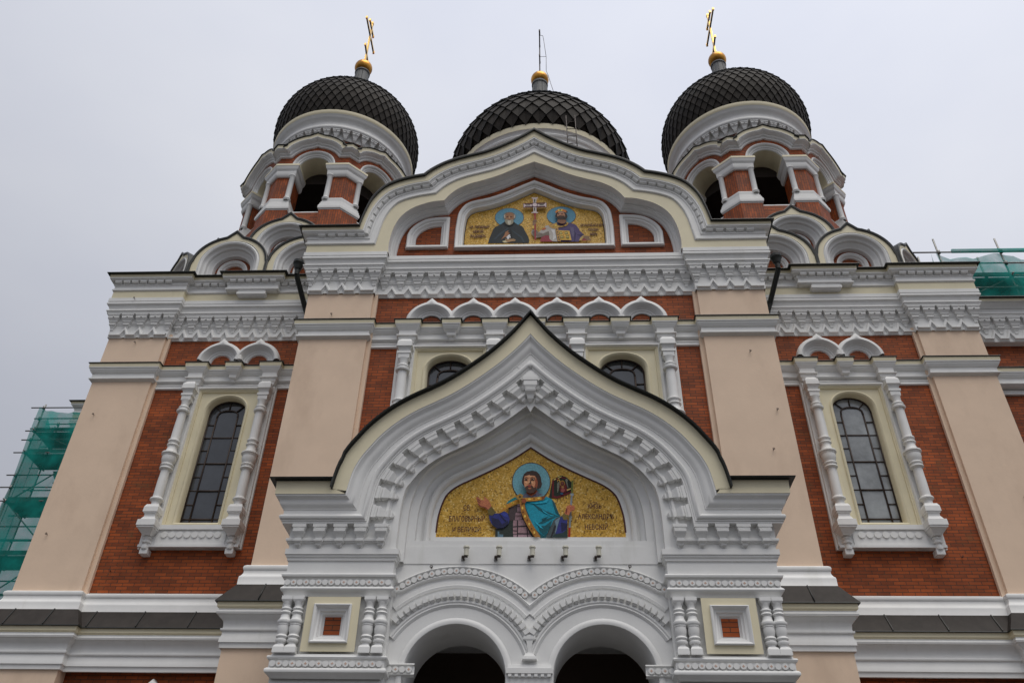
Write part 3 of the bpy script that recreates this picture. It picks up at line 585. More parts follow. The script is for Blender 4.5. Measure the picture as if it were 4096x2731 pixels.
((0.141,0.046,0.012),[0.037,7.77,0.034,7.762,0.028,7.757,0.02,7.757,0.014,7.762,0.011,7.77,0.013,7.778,0.02,7.783,0.028,7.783,0.034,7.778]),
((0.406,0.219,0.036),[-0.247,8.372,-0.17,8.414,-0.126,8.384,-0.139,8.317,-0.191,8.293,-0.241,8.327]),
((0.07,0.049,0.018),[-0.161,8.354,-0.165,8.341,-0.174,8.333,-0.187,8.333,-0.196,8.341,-0.2,8.354,-0.197,8.366,-0.187,8.374,-0.175,8.374,-0.165,8.366]),
((0.318,0.082,0.03),[-0.073,8.275,-0.076,8.255,-0.087,8.24,-0.103,8.231,-0.12,8.231,-0.136,8.24,-0.147,8.255,-0.151,8.275,-0.148,8.295,-0.137,8.311,-0.121,8.32,-0.104,8.32,-0.088,8.311,-0.077,8.295]),
((0.049,0.027,0.022),[-0.149,8.653,-0.138,8.722,-0.113,8.79,-0.063,8.836,0.026,8.855,0.098,8.84,0.151,8.789,0.179,8.721,0.188,8.646,0.198,8.591,0.183,8.529,0.137,8.496,0.104,8.511,-0.083,8.511,-0.1,8.551,-0.132,8.579,-0.148,8.616]),
((0.673,0.302,0.151),[-0.111,8.697,-0.102,8.746,-0.063,8.756,-0.016,8.774,-0.007,8.759,0.071,8.752,0.106,8.708,0.126,8.634,0.121,8.548,0.098,8.481,0.049,8.432,-0.006,8.414,-0.061,8.444,-0.085,8.505,-0.104,8.554,-0.113,8.622]),
((0.302,0.079,0.036),[0.076,8.748,0.106,8.708,0.126,8.634,0.121,8.548,0.098,8.481,0.049,8.432,0.016,8.45,0.065,8.53,0.087,8.609,0.076,8.671,0.093,8.708]),
((0.85,0.446,0.232),[-0.095,8.647,-0.051,8.644,-0.04,8.61,-0.067,8.591,-0.093,8.61]),
((0.85,0.446,0.232),[-0.001,8.641,0.054,8.649,0.043,8.603,0.016,8.591,-0.004,8.61]),
((0.85,0.473,0.251),[-0.085,8.734,-0.018,8.749,0.048,8.734,-0.029,8.719]),
((0.079,0.039,0.027),[-0.092,8.53,-0.07,8.551,-0.034,8.57,0.016,8.57,0.04,8.548,0.058,8.517,0.098,8.536,0.102,8.481,0.058,8.428,-0.0,8.41,-0.052,8.428,-0.083,8.481]),
((0.473,0.151,0.066),[-0.039,8.521,0.01,8.521,0.016,8.502,-0.012,8.489,-0.039,8.502]),
((0.335,0.049,0.042),[-0.056,8.556,-0.023,8.568,0.018,8.558,0.005,8.538,-0.039,8.538]),
((0.066,0.033,0.025),[-0.107,8.672,-0.085,8.692,-0.049,8.679,-0.056,8.659,-0.096,8.657]),
((0.066,0.033,0.025),[0.004,8.674,0.032,8.695,0.073,8.684,0.065,8.66,0.015,8.657]),
((0.066,0.033,0.025),[-0.109,8.702,-0.078,8.719,-0.038,8.701,-0.04,8.693,-0.076,8.706,-0.107,8.692]),
((0.066,0.033,0.025),[-0.005,8.694,0.026,8.719,0.08,8.706,0.08,8.695,0.028,8.705,0.002,8.683]),
((0.066,0.033,0.025),[-0.016,8.672,-0.005,8.664,0.016,8.61,0.002,8.589,-0.029,8.591,-0.013,8.603]),
((0.545,0.473,0.346),[-0.089,8.674,-0.091,8.669,-0.096,8.667,-0.1,8.669,-0.102,8.674,-0.1,8.679,-0.096,8.682,-0.091,8.679]),
((0.545,0.473,0.346),[0.059,8.676,0.056,8.671,0.051,8.669,0.045,8.671,0.043,8.676,0.045,8.682,0.051,8.684,0.056,8.682]),
((0.85,0.487,0.266),[-0.029,8.69,-0.018,8.684,-0.013,8.61,-0.034,8.6,-0.04,8.61,-0.027,8.641])]
ART2=[((0.104,0.03,0.03),[-0.285,18.34,-0.289,18.287,-0.3,18.235,-0.319,18.186,-0.346,18.14,-0.379,18.098,-0.418,18.062,-0.462,18.031,-0.511,18.007,-0.563,17.989,-0.617,17.979,-0.673,17.977,-0.728,17.981,-0.783,17.994,-0.836,18.013,-0.886,18.039,-0.931,18.072,-0.972,18.11,-1.007,18.153,-1.035,18.2,-1.056,18.251,-1.069,18.303,-1.075,18.357,-1.073,18.41,-1.062,18.463,-1.044,18.513,-1.018,18.56,-0.985,18.603,-0.946,18.64,-0.901,18.672,-0.852,18.697,-0.799,18.715,-0.744,18.725,-0.687,18.728,-0.63,18.723,-0.575,18.71,-0.521,18.69,-0.471,18.663,-0.425,18.629,-0.384,18.59,-0.35,18.546,-0.322,18.498,-0.302,18.447,-0.29,18.394]),
((0.14,0.351,0.474),[-0.295,18.341,-0.298,18.289,-0.309,18.239,-0.328,18.192,-0.354,18.147,-0.386,18.107,-0.424,18.072,-0.467,18.042,-0.515,18.019,-0.566,18.002,-0.619,17.992,-0.673,17.99,-0.727,17.994,-0.781,18.006,-0.832,18.025,-0.881,18.05,-0.925,18.082,-0.965,18.119,-0.999,18.16,-1.026,18.206,-1.047,18.254,-1.06,18.305,-1.065,18.357,-1.063,18.408,-1.053,18.459,-1.035,18.507,-1.01,18.552,-0.978,18.593,-0.939,18.63,-0.896,18.66,-0.848,18.684,-0.796,18.702,-0.742,18.712,-0.687,18.714,-0.631,18.709,-0.577,18.697,-0.525,18.677,-0.476,18.651,-0.431,18.619,-0.392,18.581,-0.358,18.538,-0.331,18.492,-0.311,18.443,-0.299,18.392]),
((0.104,0.03,0.03),[1.125,18.377,1.119,18.326,1.106,18.276,1.085,18.228,1.057,18.184,1.022,18.144,0.981,18.108,0.936,18.079,0.886,18.056,0.833,18.039,0.778,18.029,0.722,18.027,0.667,18.031,0.612,18.043,0.56,18.062,0.511,18.087,0.466,18.119,0.427,18.156,0.393,18.197,0.367,18.243,0.347,18.291,0.336,18.342,0.332,18.394,0.336,18.445,0.349,18.496,0.369,18.544,0.397,18.589,0.431,18.63,0.472,18.667,0.518,18.697,0.568,18.721,0.622,18.738,0.678,18.748,0.735,18.751,0.792,18.746,0.848,18.734,0.901,18.714,0.95,18.688,0.995,18.655,1.034,18.617,1.067,18.575,1.093,18.529,1.111,18.48,1.122,18.429]),
((0.14,0.351,0.474),[1.115,18.377,1.11,18.328,1.097,18.279,1.076,18.234,1.049,18.191,1.015,18.152,0.975,18.118,0.931,18.089,0.882,18.067,0.831,18.051,0.777,18.041,0.723,18.039,0.668,18.044,0.615,18.055,0.564,18.073,0.516,18.098,0.472,18.128,0.434,18.164,0.401,18.204,0.375,18.248,0.357,18.295,0.345,18.344,0.342,18.393,0.346,18.443,0.358,18.492,0.378,18.539,0.405,18.582,0.439,18.622,0.478,18.657,0.523,18.686,0.572,18.709,0.625,18.726,0.679,18.736,0.735,18.738,0.79,18.733,0.845,18.721,0.896,18.702,0.944,18.677,0.988,18.646,1.027,18.609,1.059,18.568,1.084,18.524,1.102,18.476,1.112,18.427]),
((0.029,0.037,0.041),[-1.226,17.394,-1.202,17.554,-1.151,17.736,-1.101,17.919,-1.056,17.997,-0.944,18.068,-0.87,18.127,-0.805,18.192,-0.558,18.187,-0.5,18.119,-0.433,18.065,-0.338,18.023,-0.29,17.942,-0.232,17.783,-0.166,17.626,-0.14,17.521,-0.139,17.38]),
((0.045,0.066,0.083),[-1.089,17.539,-0.936,17.758,-0.752,17.925,-0.696,17.977,-0.723,17.885,-0.888,17.718,-1.041,17.513]),
((0.045,0.066,0.083),[-0.629,17.923,-0.514,17.789,-0.324,17.616,-0.248,17.395,-0.285,17.395,-0.371,17.591,-0.561,17.79]),
((0.013,0.015,0.017),[-0.668,17.976,-0.608,17.817,-0.585,17.556,-0.622,17.556,-0.655,17.792]),
((0.015,0.017,0.019),[-0.805,18.192,-0.788,18.092,-0.697,18.017,-0.585,18.074,-0.558,18.187,-0.519,18.12,-0.593,18.028,-0.696,17.984,-0.802,18.045,-0.851,18.126]),
((0.404,0.186,0.092),[-0.803,17.677,-0.777,17.794,-0.703,17.852,-0.686,17.832,-0.716,17.786,-0.654,17.752,-0.7,17.701,-0.727,17.636,-0.81,17.586,-0.883,17.51,-0.856,17.574]),
((0.85,0.85,0.85),[-0.699,17.675,-0.672,17.703,-0.645,17.693,-0.641,17.645,-0.675,17.625,-0.631,17.622,-0.627,17.58,-0.668,17.581,-0.673,17.532,-0.725,17.53,-0.721,17.575,-0.754,17.589]),
((0.416,0.257,0.132),[-0.781,17.54,-0.697,17.529,-0.557,17.542,-0.496,17.502,-0.509,17.451,-0.602,17.44,-0.703,17.41,-0.76,17.443]),
((0.664,0.578,0.351),[-0.853,17.451,-0.77,17.482,-0.703,17.397,-0.805,17.399]),
((0.248,0.186,0.135),[-0.836,18.382,-0.821,18.476,-0.774,18.53,-0.688,18.551,-0.602,18.533,-0.544,18.484,-0.506,18.415,-0.517,18.321,-0.559,18.254,-0.807,18.273]),
((0.592,0.538,0.433),[-0.829,18.408,-0.797,18.476,-0.787,18.326,-0.807,18.3]),
((0.592,0.538,0.433),[-0.548,18.457,-0.516,18.402,-0.527,18.321,-0.555,18.281]),
((0.404,0.201,0.102),[-0.787,18.448,-0.745,18.509,-0.679,18.53,-0.611,18.51,-0.567,18.45,-0.55,18.376,-0.578,18.268,-0.616,18.229,-0.682,18.217,-0.749,18.245,-0.778,18.326]),
((0.132,0.055,0.031),[-0.766,18.373,-0.703,18.39,-0.702,18.344,-0.751,18.339]),
((0.132,0.055,0.031),[-0.664,18.389,-0.594,18.37,-0.606,18.333,-0.658,18.343]),
((0.628,0.377,0.197),[-0.693,18.379,-0.67,18.378,-0.661,18.29,-0.697,18.291]),
((0.351,0.321,0.232),[-0.802,18.259,-0.75,18.265,-0.711,18.258,-0.678,18.27,-0.645,18.256,-0.564,18.255,-0.565,18.147,-0.594,18.081,-0.65,18.04,-0.707,18.041,-0.765,18.098,-0.795,18.179]),
((0.628,0.592,0.474),[-0.72,18.217,-0.634,18.216,-0.641,18.082,-0.679,18.056,-0.718,18.11]),
((0.279,0.075,0.049),[-0.715,18.255,-0.677,18.264,-0.641,18.252,-0.676,18.227]),
((0.097,0.07,0.179),[0.439,18.052,0.509,18.086,0.849,18.1,0.919,18.099,0.998,18.076,1.116,18.01,1.173,17.897,1.219,17.771,1.294,17.673,1.36,17.575,1.289,17.522,1.208,17.442,1.167,17.385,0.442,17.399,0.546,17.812]),
((0.052,0.039,0.112),[1.071,17.802,1.107,17.69,1.079,17.387,1.04,17.388]),
((0.147,0.123,0.224),[0.945,17.944,1.044,17.914,1.068,17.691,1.024,17.527,0.98,17.734]),
((0.049,0.037,0.102),[1.126,17.635,1.294,17.673,1.36,17.575,1.233,17.592]),
((0.326,0.049,0.066),[0.147,17.404,0.187,17.563,0.326,17.657,0.405,17.621,0.413,17.47,0.521,17.397]),
((0.512,0.474,0.427),[0.268,17.908,0.308,17.998,0.388,18.004,0.487,17.911,0.566,17.881,0.578,17.673,0.604,17.398,0.481,17.414,0.403,17.484,0.395,17.621,0.306,17.637,0.177,17.568,0.049,17.539,-0.035,17.609,-0.078,17.713,-0.071,17.81,-0.051,17.866,-0.001,17.851,0.049,17.85,0.12,17.748,0.188,17.833]),
((0.216,0.172,0.135),[0.128,17.737,0.227,17.694,0.386,17.787,0.405,17.621,0.306,17.634,0.177,17.565,0.049,17.537,0.078,17.627]),
((0.248,0.201,0.153),[-0.07,17.755,0.049,17.836,0.118,17.751,0.098,17.641,0.039,17.587,-0.035,17.609]),
((0.702,0.679,0.649),[0.437,17.842,0.546,17.854,0.572,17.536,0.482,17.428,0.504,17.674]),
((0.493,0.118,0.03),[0.188,17.847,0.268,17.915,0.323,17.9,0.307,17.859,0.228,17.818]),
((0.592,0.361,0.102),[0.389,18.039,0.529,18.057,0.599,18.105,0.618,18.006,0.747,17.976,0.838,18.03,0.87,18.121,0.924,18.085,0.877,17.98,0.766,17.93,0.636,17.905,0.566,17.874,0.477,17.89,0.388,17.972]),
((0.216,0.07,0.03),[0.464,18.009,0.459,17.998,0.448,17.993,0.437,17.998,0.432,18.01,0.437,18.022,0.448,18.027,0.46,18.021]),
((0.216,0.07,0.03),[0.523,17.952,0.519,17.94,0.507,17.936,0.496,17.941,0.492,17.953,0.496,17.964,0.508,17.969,0.519,17.964]),
((0.216,0.07,0.03),[0.703,17.948,0.698,17.937,0.686,17.932,0.675,17.937,0.671,17.949,0.676,17.961,0.687,17.966,0.698,17.96]),
((0.216,0.07,0.03),[0.803,17.968,0.798,17.956,0.786,17.951,0.775,17.956,0.771,17.968,0.776,17.98,0.787,17.985,0.798,17.979]),
((0.216,0.07,0.03),[0.884,18.043,0.879,18.031,0.868,18.027,0.856,18.032,0.852,18.044,0.857,18.056,0.868,18.06,0.88,18.055]),
((0.85,0.592,0.092),[0.61,17.981,0.605,17.963,0.592,17.95,0.575,17.945,0.558,17.951,0.546,17.964,0.542,17.983,0.547,18.001,0.559,18.014,0.576,18.018,0.593,18.013,0.605,18.0]),
((0.578,0.331,0.097),[0.558,17.881,0.631,17.908,0.662,17.671,0.702,17.394,0.619,17.395,0.585,17.673]),
((0.07,0.063,0.059),[0.584,17.856,0.612,17.855,0.615,17.802,0.587,17.803]),
((0.07,0.063,0.059),[0.595,17.758,0.623,17.758,0.626,17.705,0.599,17.706]),
((0.07,0.063,0.059),[0.614,17.661,0.641,17.661,0.645,17.608,0.617,17.609]),
((0.07,0.063,0.059),[0.627,17.565,0.655,17.564,0.658,17.512,0.63,17.513]),
((0.07,0.063,0.059),[0.641,17.482,0.668,17.482,0.671,17.43,0.644,17.43]),
((0.757,0.474,0.088),[0.649,17.789,0.936,17.77,0.982,17.421,0.698,17.435]),
((0.055,0.063,0.029),[0.665,17.732,0.741,17.731,0.745,17.639,0.672,17.641]),
((0.85,0.664,0.216),[0.677,17.715,0.728,17.714,0.731,17.656,0.682,17.657]),
((0.055,0.063,0.029),[0.699,17.715,0.709,17.715,0.712,17.657,0.702,17.657]),
((0.055,0.063,0.029),[0.809,17.729,0.884,17.728,0.888,17.637,0.815,17.638]),
((0.85,0.664,0.216),[0.82,17.712,0.872,17.711,0.874,17.653,0.825,17.654]),
((0.055,0.063,0.029),[0.842,17.712,0.852,17.712,0.855,17.654,0.845,17.654]),
((0.055,0.063,0.029),[0.692,17.58,0.767,17.578,0.772,17.488,0.699,17.489]),
((0.85,0.664,0.216),[0.704,17.563,0.755,17.562,0.758,17.505,0.709,17.506]),
((0.055,0.063,0.029),[0.726,17.563,0.736,17.563,0.738,17.505,0.729,17.505]),
((0.055,0.063,0.029),[0.84,17.577,0.915,17.576,0.919,17.485,0.846,17.487]),
((0.85,0.664,0.216),[0.852,17.56,0.903,17.559,0.906,17.502,0.856,17.503]),
((0.055,0.063,0.029),[0.873,17.56,0.883,17.56,0.886,17.502,0.876,17.502]),
((0.433,0.07,0.024),[0.79,17.703,0.786,17.692,0.776,17.687,0.767,17.692,0.763,17.704,0.767,17.716,0.777,17.72,0.787,17.715]),
((0.433,0.07,0.024),[0.794,17.614,0.789,17.602,0.78,17.597,0.77,17.602,0.766,17.614,0.77,17.626,0.78,17.63,0.79,17.625]),
((0.433,0.07,0.024),[0.811,17.517,0.807,17.506,0.797,17.501,0.788,17.506,0.784,17.518,0.788,17.529,0.798,17.534,0.808,17.529]),
((0.433,0.07,0.024),[0.932,17.604,0.927,17.593,0.917,17.588,0.908,17.593,0.904,17.605,0.908,17.616,0.918,17.621,0.928,17.616]),
((0.558,0.377,0.132),[1.177,17.385,1.21,17.482,1.291,17.579,1.342,17.565,1.288,17.474,1.246,17.384]),
((0.265,0.159,0.088),[1.29,17.542,1.369,17.564,1.507,17.518,1.445,17.489,1.512,17.388,1.363,17.382,1.307,17.474]),
((0.302,0.049,0.066),[1.256,17.414,1.317,17.467,1.402,17.381,1.251,17.384]),
((0.044,0.027,0.022),[0.56,18.291,0.583,18.39,0.604,18.461,0.836,18.442,0.875,18.384,0.898,18.284,0.851,18.185,0.81,18.143,0.65,18.161,0.601,18.233]),
((0.274,0.123,0.066),[0.63,18.175,0.83,18.157,0.869,18.114,0.798,18.017,0.708,18.019,0.609,18.091]),
((0.512,0.248,0.14),[0.619,18.389,0.655,18.453,0.776,18.458,0.82,18.399,0.828,18.299,0.801,18.214,0.721,18.173,0.641,18.232,0.621,18.318]),
((0.049,0.027,0.02),[0.622,18.275,0.658,18.317,0.713,18.327,0.773,18.317,0.813,18.307,0.812,18.214,0.75,18.166,0.68,18.167,0.636,18.218]),
((0.216,0.052,0.037),[0.682,18.279,0.737,18.278,0.712,18.262]),
((0.081,0.039,0.027),[0.627,18.398,0.675,18.403,0.675,18.371,0.63,18.369]),
((0.081,0.039,0.027),[0.722,18.396,0.771,18.401,0.77,18.369,0.726,18.367]),
((0.741,0.236,0.039),[0.56,18.462,0.616,18.541,0.687,18.575,0.768,18.571,0.868,18.514,0.912,18.441,0.876,18.405,0.806,18.457,0.716,18.476,0.635,18.461,0.584,18.416]),
((0.85,0.635,0.147),[0.636,18.559,0.768,18.566,0.756,18.49,0.65,18.482]),
((0.037,0.118,0.052),[0.682,18.549,0.725,18.548,0.724,18.505,0.681,18.506]),
((0.07,0.055,0.052),[0.868,18.499,0.912,18.441,0.876,18.405,0.851,18.435]),
((0.377,0.042,0.055),[-0.002,18.388,0.038,18.387,0.046,17.406,0.007,17.407]),
((0.377,0.042,0.055),[-0.03,18.417,0.061,18.415,0.044,18.356,-0.012,18.357]),
((0.311,0.179,0.102),[-0.047,18.097,-0.012,18.171,0.059,18.173,0.076,18.13,0.049,18.067,0.031,18.011,-0.001,17.946,-0.048,17.947]),
((0.118,0.055,0.037),[-0.027,18.125,0.049,18.131,0.049,18.122,-0.027,18.115]),
((0.118,0.055,0.037),[-0.029,18.09,0.045,18.094,0.045,18.085,-0.029,18.08]),
((0.781,0.512,0.118),[-0.061,17.938,-0.003,17.937,-0.009,17.848,-0.057,17.849]),
((0.118,0.037,0.037),[-0.307,18.801,0.337,18.827,0.336,18.634,-0.305,18.628]),
((0.781,0.649,0.635),[-0.297,18.781,-0.269,18.78,-0.264,18.747,0.286,18.761,0.29,18.801,0.328,18.807,0.327,18.647,0.299,18.648,0.29,18.688,-0.259,18.68,-0.264,18.64,-0.291,18.641]),
((0.702,0.592,0.578),[-0.079,19.025,0.099,19.028,0.095,18.981,0.062,18.975,0.048,18.827,0.062,18.461,0.103,18.447,0.103,18.414,-0.081,18.418,-0.077,18.451,-0.026,18.463,-0.036,18.829,-0.041,18.977,-0.074,18.984]),
((0.052,0.092,0.037),[-0.008,18.956,0.024,18.955,0.025,18.844,-0.008,18.845]),
((0.052,0.092,0.037),[-0.008,18.611,0.025,18.61,0.025,18.495,-0.008,18.495]),
((0.052,0.092,0.037),[-0.232,18.732,-0.115,18.737,-0.115,18.713,-0.232,18.709]),
((0.052,0.092,0.037),[0.141,18.744,0.258,18.749,0.257,18.722,0.141,18.718]),
((0.179,0.092,0.118),[0.09,18.726,0.085,18.694,0.072,18.666,0.051,18.646,0.026,18.635,-0.0,18.636,-0.025,18.647,-0.046,18.668,-0.059,18.697,-0.064,18.729,-0.059,18.761,-0.046,18.789,-0.026,18.809,-0.001,18.82,0.026,18.819,0.051,18.807,0.072,18.786,0.085,18.758]),
((0.84,0.694,0.694),[0.074,18.726,0.07,18.702,0.059,18.681,0.043,18.666,0.024,18.658,0.003,18.659,-0.017,18.667,-0.033,18.683,-0.044,18.704,-0.048,18.729,-0.044,18.752,-0.034,18.773,-0.017,18.789,0.002,18.797,0.023,18.796,0.043,18.787,0.059,18.771,0.07,18.75])]

art(ART2, .315, 'mosaic_figures', m2)
b = M()
for s_, x, z, h, wd in (('СВ. ПР҃ПБНЫЙ', -1.746, 17.945, 0.085, 0.526), ('СЕРГІЙ', -1.637, 17.776, 0.090, 0.273), ('РАДОНЕЖ.', -1.702, 17.597, 0.100, 0.417), ('СВ.РАВНОАП.В.КЗЬ', 1.239, 17.960, 0.082, 0.626), ('ВЛАДИ-', 1.442, 17.791, 0.085, 0.278), ('МІРЪ', 1.477, 17.622, 0.090, 0.199)): text(s_, x, z, h, wd, .295, b, off=.05)
b.build('inscription', m2)

# ---- ogee hood (small kokoshnik) used over the windows
def hood(mb, cx, Y, z0, hw, T=None):
    k = hw / .52
    h = crom([(-.545, 0), (-.52, .13), (-.45, .265), (-.345, .38), (-.23, .455), (-.125, .50)], 3) + [(0, .625)]
    pth = [(cx + x * k, z0 + z * k) for x, z in sym(h)]
    sweep(mb, pth, [(0, .0), (0, .12), (.015, .16), (.05, .19), (.11, .195)], WHITE, Y=Y, ax=cx)
    # stepped round mouldings inside
    prev = None; c_ = (cx, z0 - .03 * k)
    rings = [(.45, .195), (.425, .175), (.385, .115), (.355, .075), (.345, .08), (.34, .06), (.305, .05), (.295, .03), (.285, .035), (.25, .02), (.24, -.0), (.22, .0), (.215, -.02)]
    A = offset(pth, .11); n = len(A) - 1
    secs = [[(x, Y - .195, max(z, z0 - .04)) for x, z in A]]
    for r, o in rings: secs.append([(c_[0] - r * k * cos(pi * i / n), Y - o, max(c_[1] + r * k * sin(pi * i / n), z0 - .04)) for i in range(n + 1)])
    mb.loft(secs, WHITE, smooth=True)
for i in range(6):
    b = M(); hood(b, (i - 2.5) * 1.028 + .05, RW, 14.575, .585); b.build('blind_hood', cathedral)

# ================================================================== WINDOW ASSEMBLY (wall plane y=0, centre x=0, wing heights)
def bracket(mb, x, hw, drop):
    T = lambda a, o, z: (x + a, -o, z)
    k = hw - .03
    mb.frus(T, [(14.412, hw + .03, .34), (14.40, hw + .034, .345), (14.388, hw + .02, .33)], BLACK)
    mb.frus(T, [(14.387, hw, .32), (14.288, hw - .006, .315)], CREAM)
    if drop:
        mb.frus(T, [(14.284, hw - .01, .31), (14.262, hw - .01, .31), (14.25, hw - .03, .29), (14.22, hw - .03, .285), (14.16, hw - .06, .25), (14.125, hw - .085, .215), (14.12, hw - .095, .21), (14.10, hw - .1, .2), (14.095, hw - .11, .19), (14.07, hw - .12, .18), (14.065, hw - .11, .19), (14.01, hw - .12, .18), (13.975, hw - .155, .13), (13.97, hw - .165, .12), (13.925, hw - .165, .11)], WHITE)
    else:
        mb.frus(T, [(14.284, hw - .01, .31), (14.262, hw - .01, .31), (14.25, hw - .03, .29), (14.22, hw - .03, .285), (14.16, hw - .07, .25), (14.125, hw - .1, .225), (14.08, hw - .1, .22), (13.985, hw - .1, .22), (13.98, hw - .055, .27), (13.955, hw - .055, .27), (13.945, hw - .1, .22), (13.92, hw - .09, .23), (13.87, hw - .1, .215), (13.83, hw - .125, .18), (13.80, hw - .13, .18), (13.775, hw - .15, .16)], WHITE)
window = bpy.data.objects.new('window', None)
def column_mesh(x):
    b = M(); T = lambda a, o, z: (x + a, -o, z); Y = -.27
    # capital block, tapered impost, half-round lunette, turned shaft, pedestal, console with drop
    b.frus(T, [(13.78, .10, .33), (13.70, .155, .38), (13.64, .16, .385), (13.57, .16, .385), (13.565, .175, .40), (13.545, .175, .40), (13.54, .155, .38), (13.49, .13, .35), (13.44, .12, .33), (13.42, .145, .36), (13.36, .145, .36), (13.355, .12, .345), (13.23, .118, .34)], WHITE)
    sh = [(.118, 13.23), (.10, 13.17), (.085, 13.10), (.085, 13.05), (.12, 13.04), (.135, 13.01), (.12, 12.975), (.115, 12.965), (.125, 12.955), (.155, 12.93), (.16, 12.905), (.145, 12.875), (.10, 12.865), (.10, 12.70), (.108, 12.40), (.108, 12.11), (.112, 12.09), (.14, 12.07), (.145, 12.04), (.12, 12.01), (.105, 11.98), (.14, 11.955), (.145, 11.93), (.11, 11.90), (.115, 11.85), (.13, 11.78), (.15, 11.74), (.20, 11.715), (.205, 11.68), (.185, 11.66), (.175, 11.655), (.18, 11.64), (.165, 11.625), (.17, 11.56), (.15, 11.48), (.125, 11.43), (.15, 11.41), (.155, 11.385), (.12, 11.36), (.125, 11.34), (.15, 11.325), (.155, 11.295), (.13, 11.27), (.10, 11.26), (.112, 10.95), (.112, 10.56), (.125, 10.55), (.155, 10.52), (.158, 10.49), (.12, 10.46), (.10, 10.44), (.10, 10.36), (.11, 10.34)]
    b.lathe((x, Y), sh, WHITE, 20)
    b.frus(T, [(10.36, .10, .36), (10.34, .135, .40), (10.27, .165, .43), (10.15, .17, .435), (10.145, .15, .415), (10.12, .15, .415), (10.115, .13, .39), (10.05, .125, .385), (9.96, .165, .43), (9.94, .205, .47), (9.80, .21, .475), (9.795, .195, .455), (9.76, .195, .455), (9.75, .17, .42), (9.69, .13, .36), (9.66, .10, .32), (9.64, .095, .31)], WHITE)
    b.lathe((x, -.17), [(.02, 9.64), (.085, 9.63), (.095, 9.60), (.07, 9.565), (.065, 9.56), (.10, 9.53), (.10, 9.49), (.06, 9.47), (.06, 9.45), (.085, 9.40), (.075, 9.35), (.04, 9.34)], WHITE, 14)
    b.frus(T, [(9.36, .09, .2), (9.24, .09, .2), (9.235, .03, .1)], WHITE)
    return b
def make_window(parent, loc, glassmat):
    wdw = M()
    # flat white plates behind the columns, lintel, sill band with discs
    X1 = .80; X2 = 1.14
    for sg in (-1, 1):
        x0, x1 = sorted((sg * X1, sg * X2)); wdw.box(x0, x1, -.13, .0, 9.42, 13.75, WHITE)
        x0, x1 = sorted((sg * X2, sg * (X2 + .04))); wdw.box(x0, x1, -.07, .0, 9.40, 13.75, WHITE)
    fr_ = [(-.80, 9.93), (-.80, 13.70), (.80, 13.70), (.80, 9.93)]
    sweep(wdw, fr_, [(-.05, .12), (-.04, .15), (-.0, .15), (.015, .12), (.02, .10)], WHITE, closed=True)
    wdw.box(-.80, .80, -.15, .0, 9.40, 9.90, WHITE); wdw.box(-1.14, 1.14, -.19, .0, 9.40, 9.46, WHITE); wdw.box(-.82, .82, -.19, .0, 9.82, 9.93, WHITE)
    wf = wdw.build('window', parent, loc)
    b = M()
    for i in range(8): b.tube((-.61 + i * .174, -.10, 9.70), (-.61 + i * .174, -.175, 9.70), .075, WHITE, 16)
    b.build('disc_band', wf)
    # cream surround with moulded arched opening
    b = M(); n = 20; hw = .50; zc_ = 13.02; rise = .47
    ar = lambda h_, r_: [(-h_, 9.98)] + [(-h_ * cos(pi * i / n) * 1.0, zc_ + r_ * abs(sin(pi * i / n)) ** .82) for i in range(n + 1)] + [(h_, 9.98)]
    op = ar(.56, .53)
    Yc_ = -.04
    b.poly([(-.78, Yc_, 9.93), (-.78, Yc_, 13.68), (0, Yc_, 13.68)] + [(x, Yc_, z) for x, z in op[:n // 2 + 2][::-1]] + [(0, Yc_, 9.98), (0, Yc_, 9.93)], CREAM)
    b.poly([(.78, Yc_, 9.93), (.78, Yc_, 13.68), (0, Yc_, 13.68)] + [(x, Yc_, z) for x, z in op[n // 2 + 1:]] + [(0, Yc_, 9.98), (0, Yc_, 9.93)], CREAM)
    sweep(b, [(-.78, 9.93), (-.78, 13.68), (.78, 13.68), (.78, 9.93)], [(0, .10), (.03, .095), (.035, .08), (.06, .075), (.065, .055), (.07, .04)], CREAM, closed=True)
    sweep(b, op, [(0, .04), (.0, .075), (.025, .085), (.05, .07), (.075, .03), (.085, -.20)], CREAM, closed=True)
    b.build('surround', wf)
    b = M(); g = ar(.475, .455); b.poly([(x, .165, z) for x, z in g[:]], glassmat)
    rp = random.Random(5)
    zs_ = (10.0, 10.22, 10.95, 11.68, 12.40, 13.15); zo_ = (10.0, 10.22, 10.585, 10.95, 11.315, 11.68, 12.04, 12.40, 12.77, 13.1)
    for (xa, xb, zz_) in ((-.26, .26, zs_), (-.455, -.27, zo_), (.27, .455, zo_)):
        for za, zb in zip(zz_, zz_[1:]):
            e_ = [rp.uniform(-.006, .006) for _ in range(3)]
            b.poly([(xa, .152 + e_[0], za + .008), (xb, .152 + e_[1], za + .008), (xb, .152 + e_[2], zb - .008), (xa, .152 + e_[0] + e_[2] - e_[1], zb - .008)], glassmat)
    b.build('glass', wf)
    b = M(); r_ = .012
    def bar(p, q, r_=.013): b.tube((p[0], .14, p[1]), (q[0], .14, q[1]), r_ * 1.15, BAR, 6)
    gi = ar(.46, .44)
    for p, q in zip(gi, gi[1:]): bar(p, q, .017)
    bar((-.46, 10.0), (.46, 10.0), .022)
    ih = .265; inn = [(-ih, 10.0), (-ih, 12.98)] + [(-ih * cos(pi * i / 10), 12.98 + .22 * abs(sin(pi * i / 10)) ** .6) for i in range(1, 10)] + [(ih, 12.98), (ih, 10.0)]
    for p, q in zip(inn, inn[1:]): bar(p, q, .018)
    for z in (10.22, 10.95, 11.68, 12.40): bar((-ih, z), (ih, z), .017)
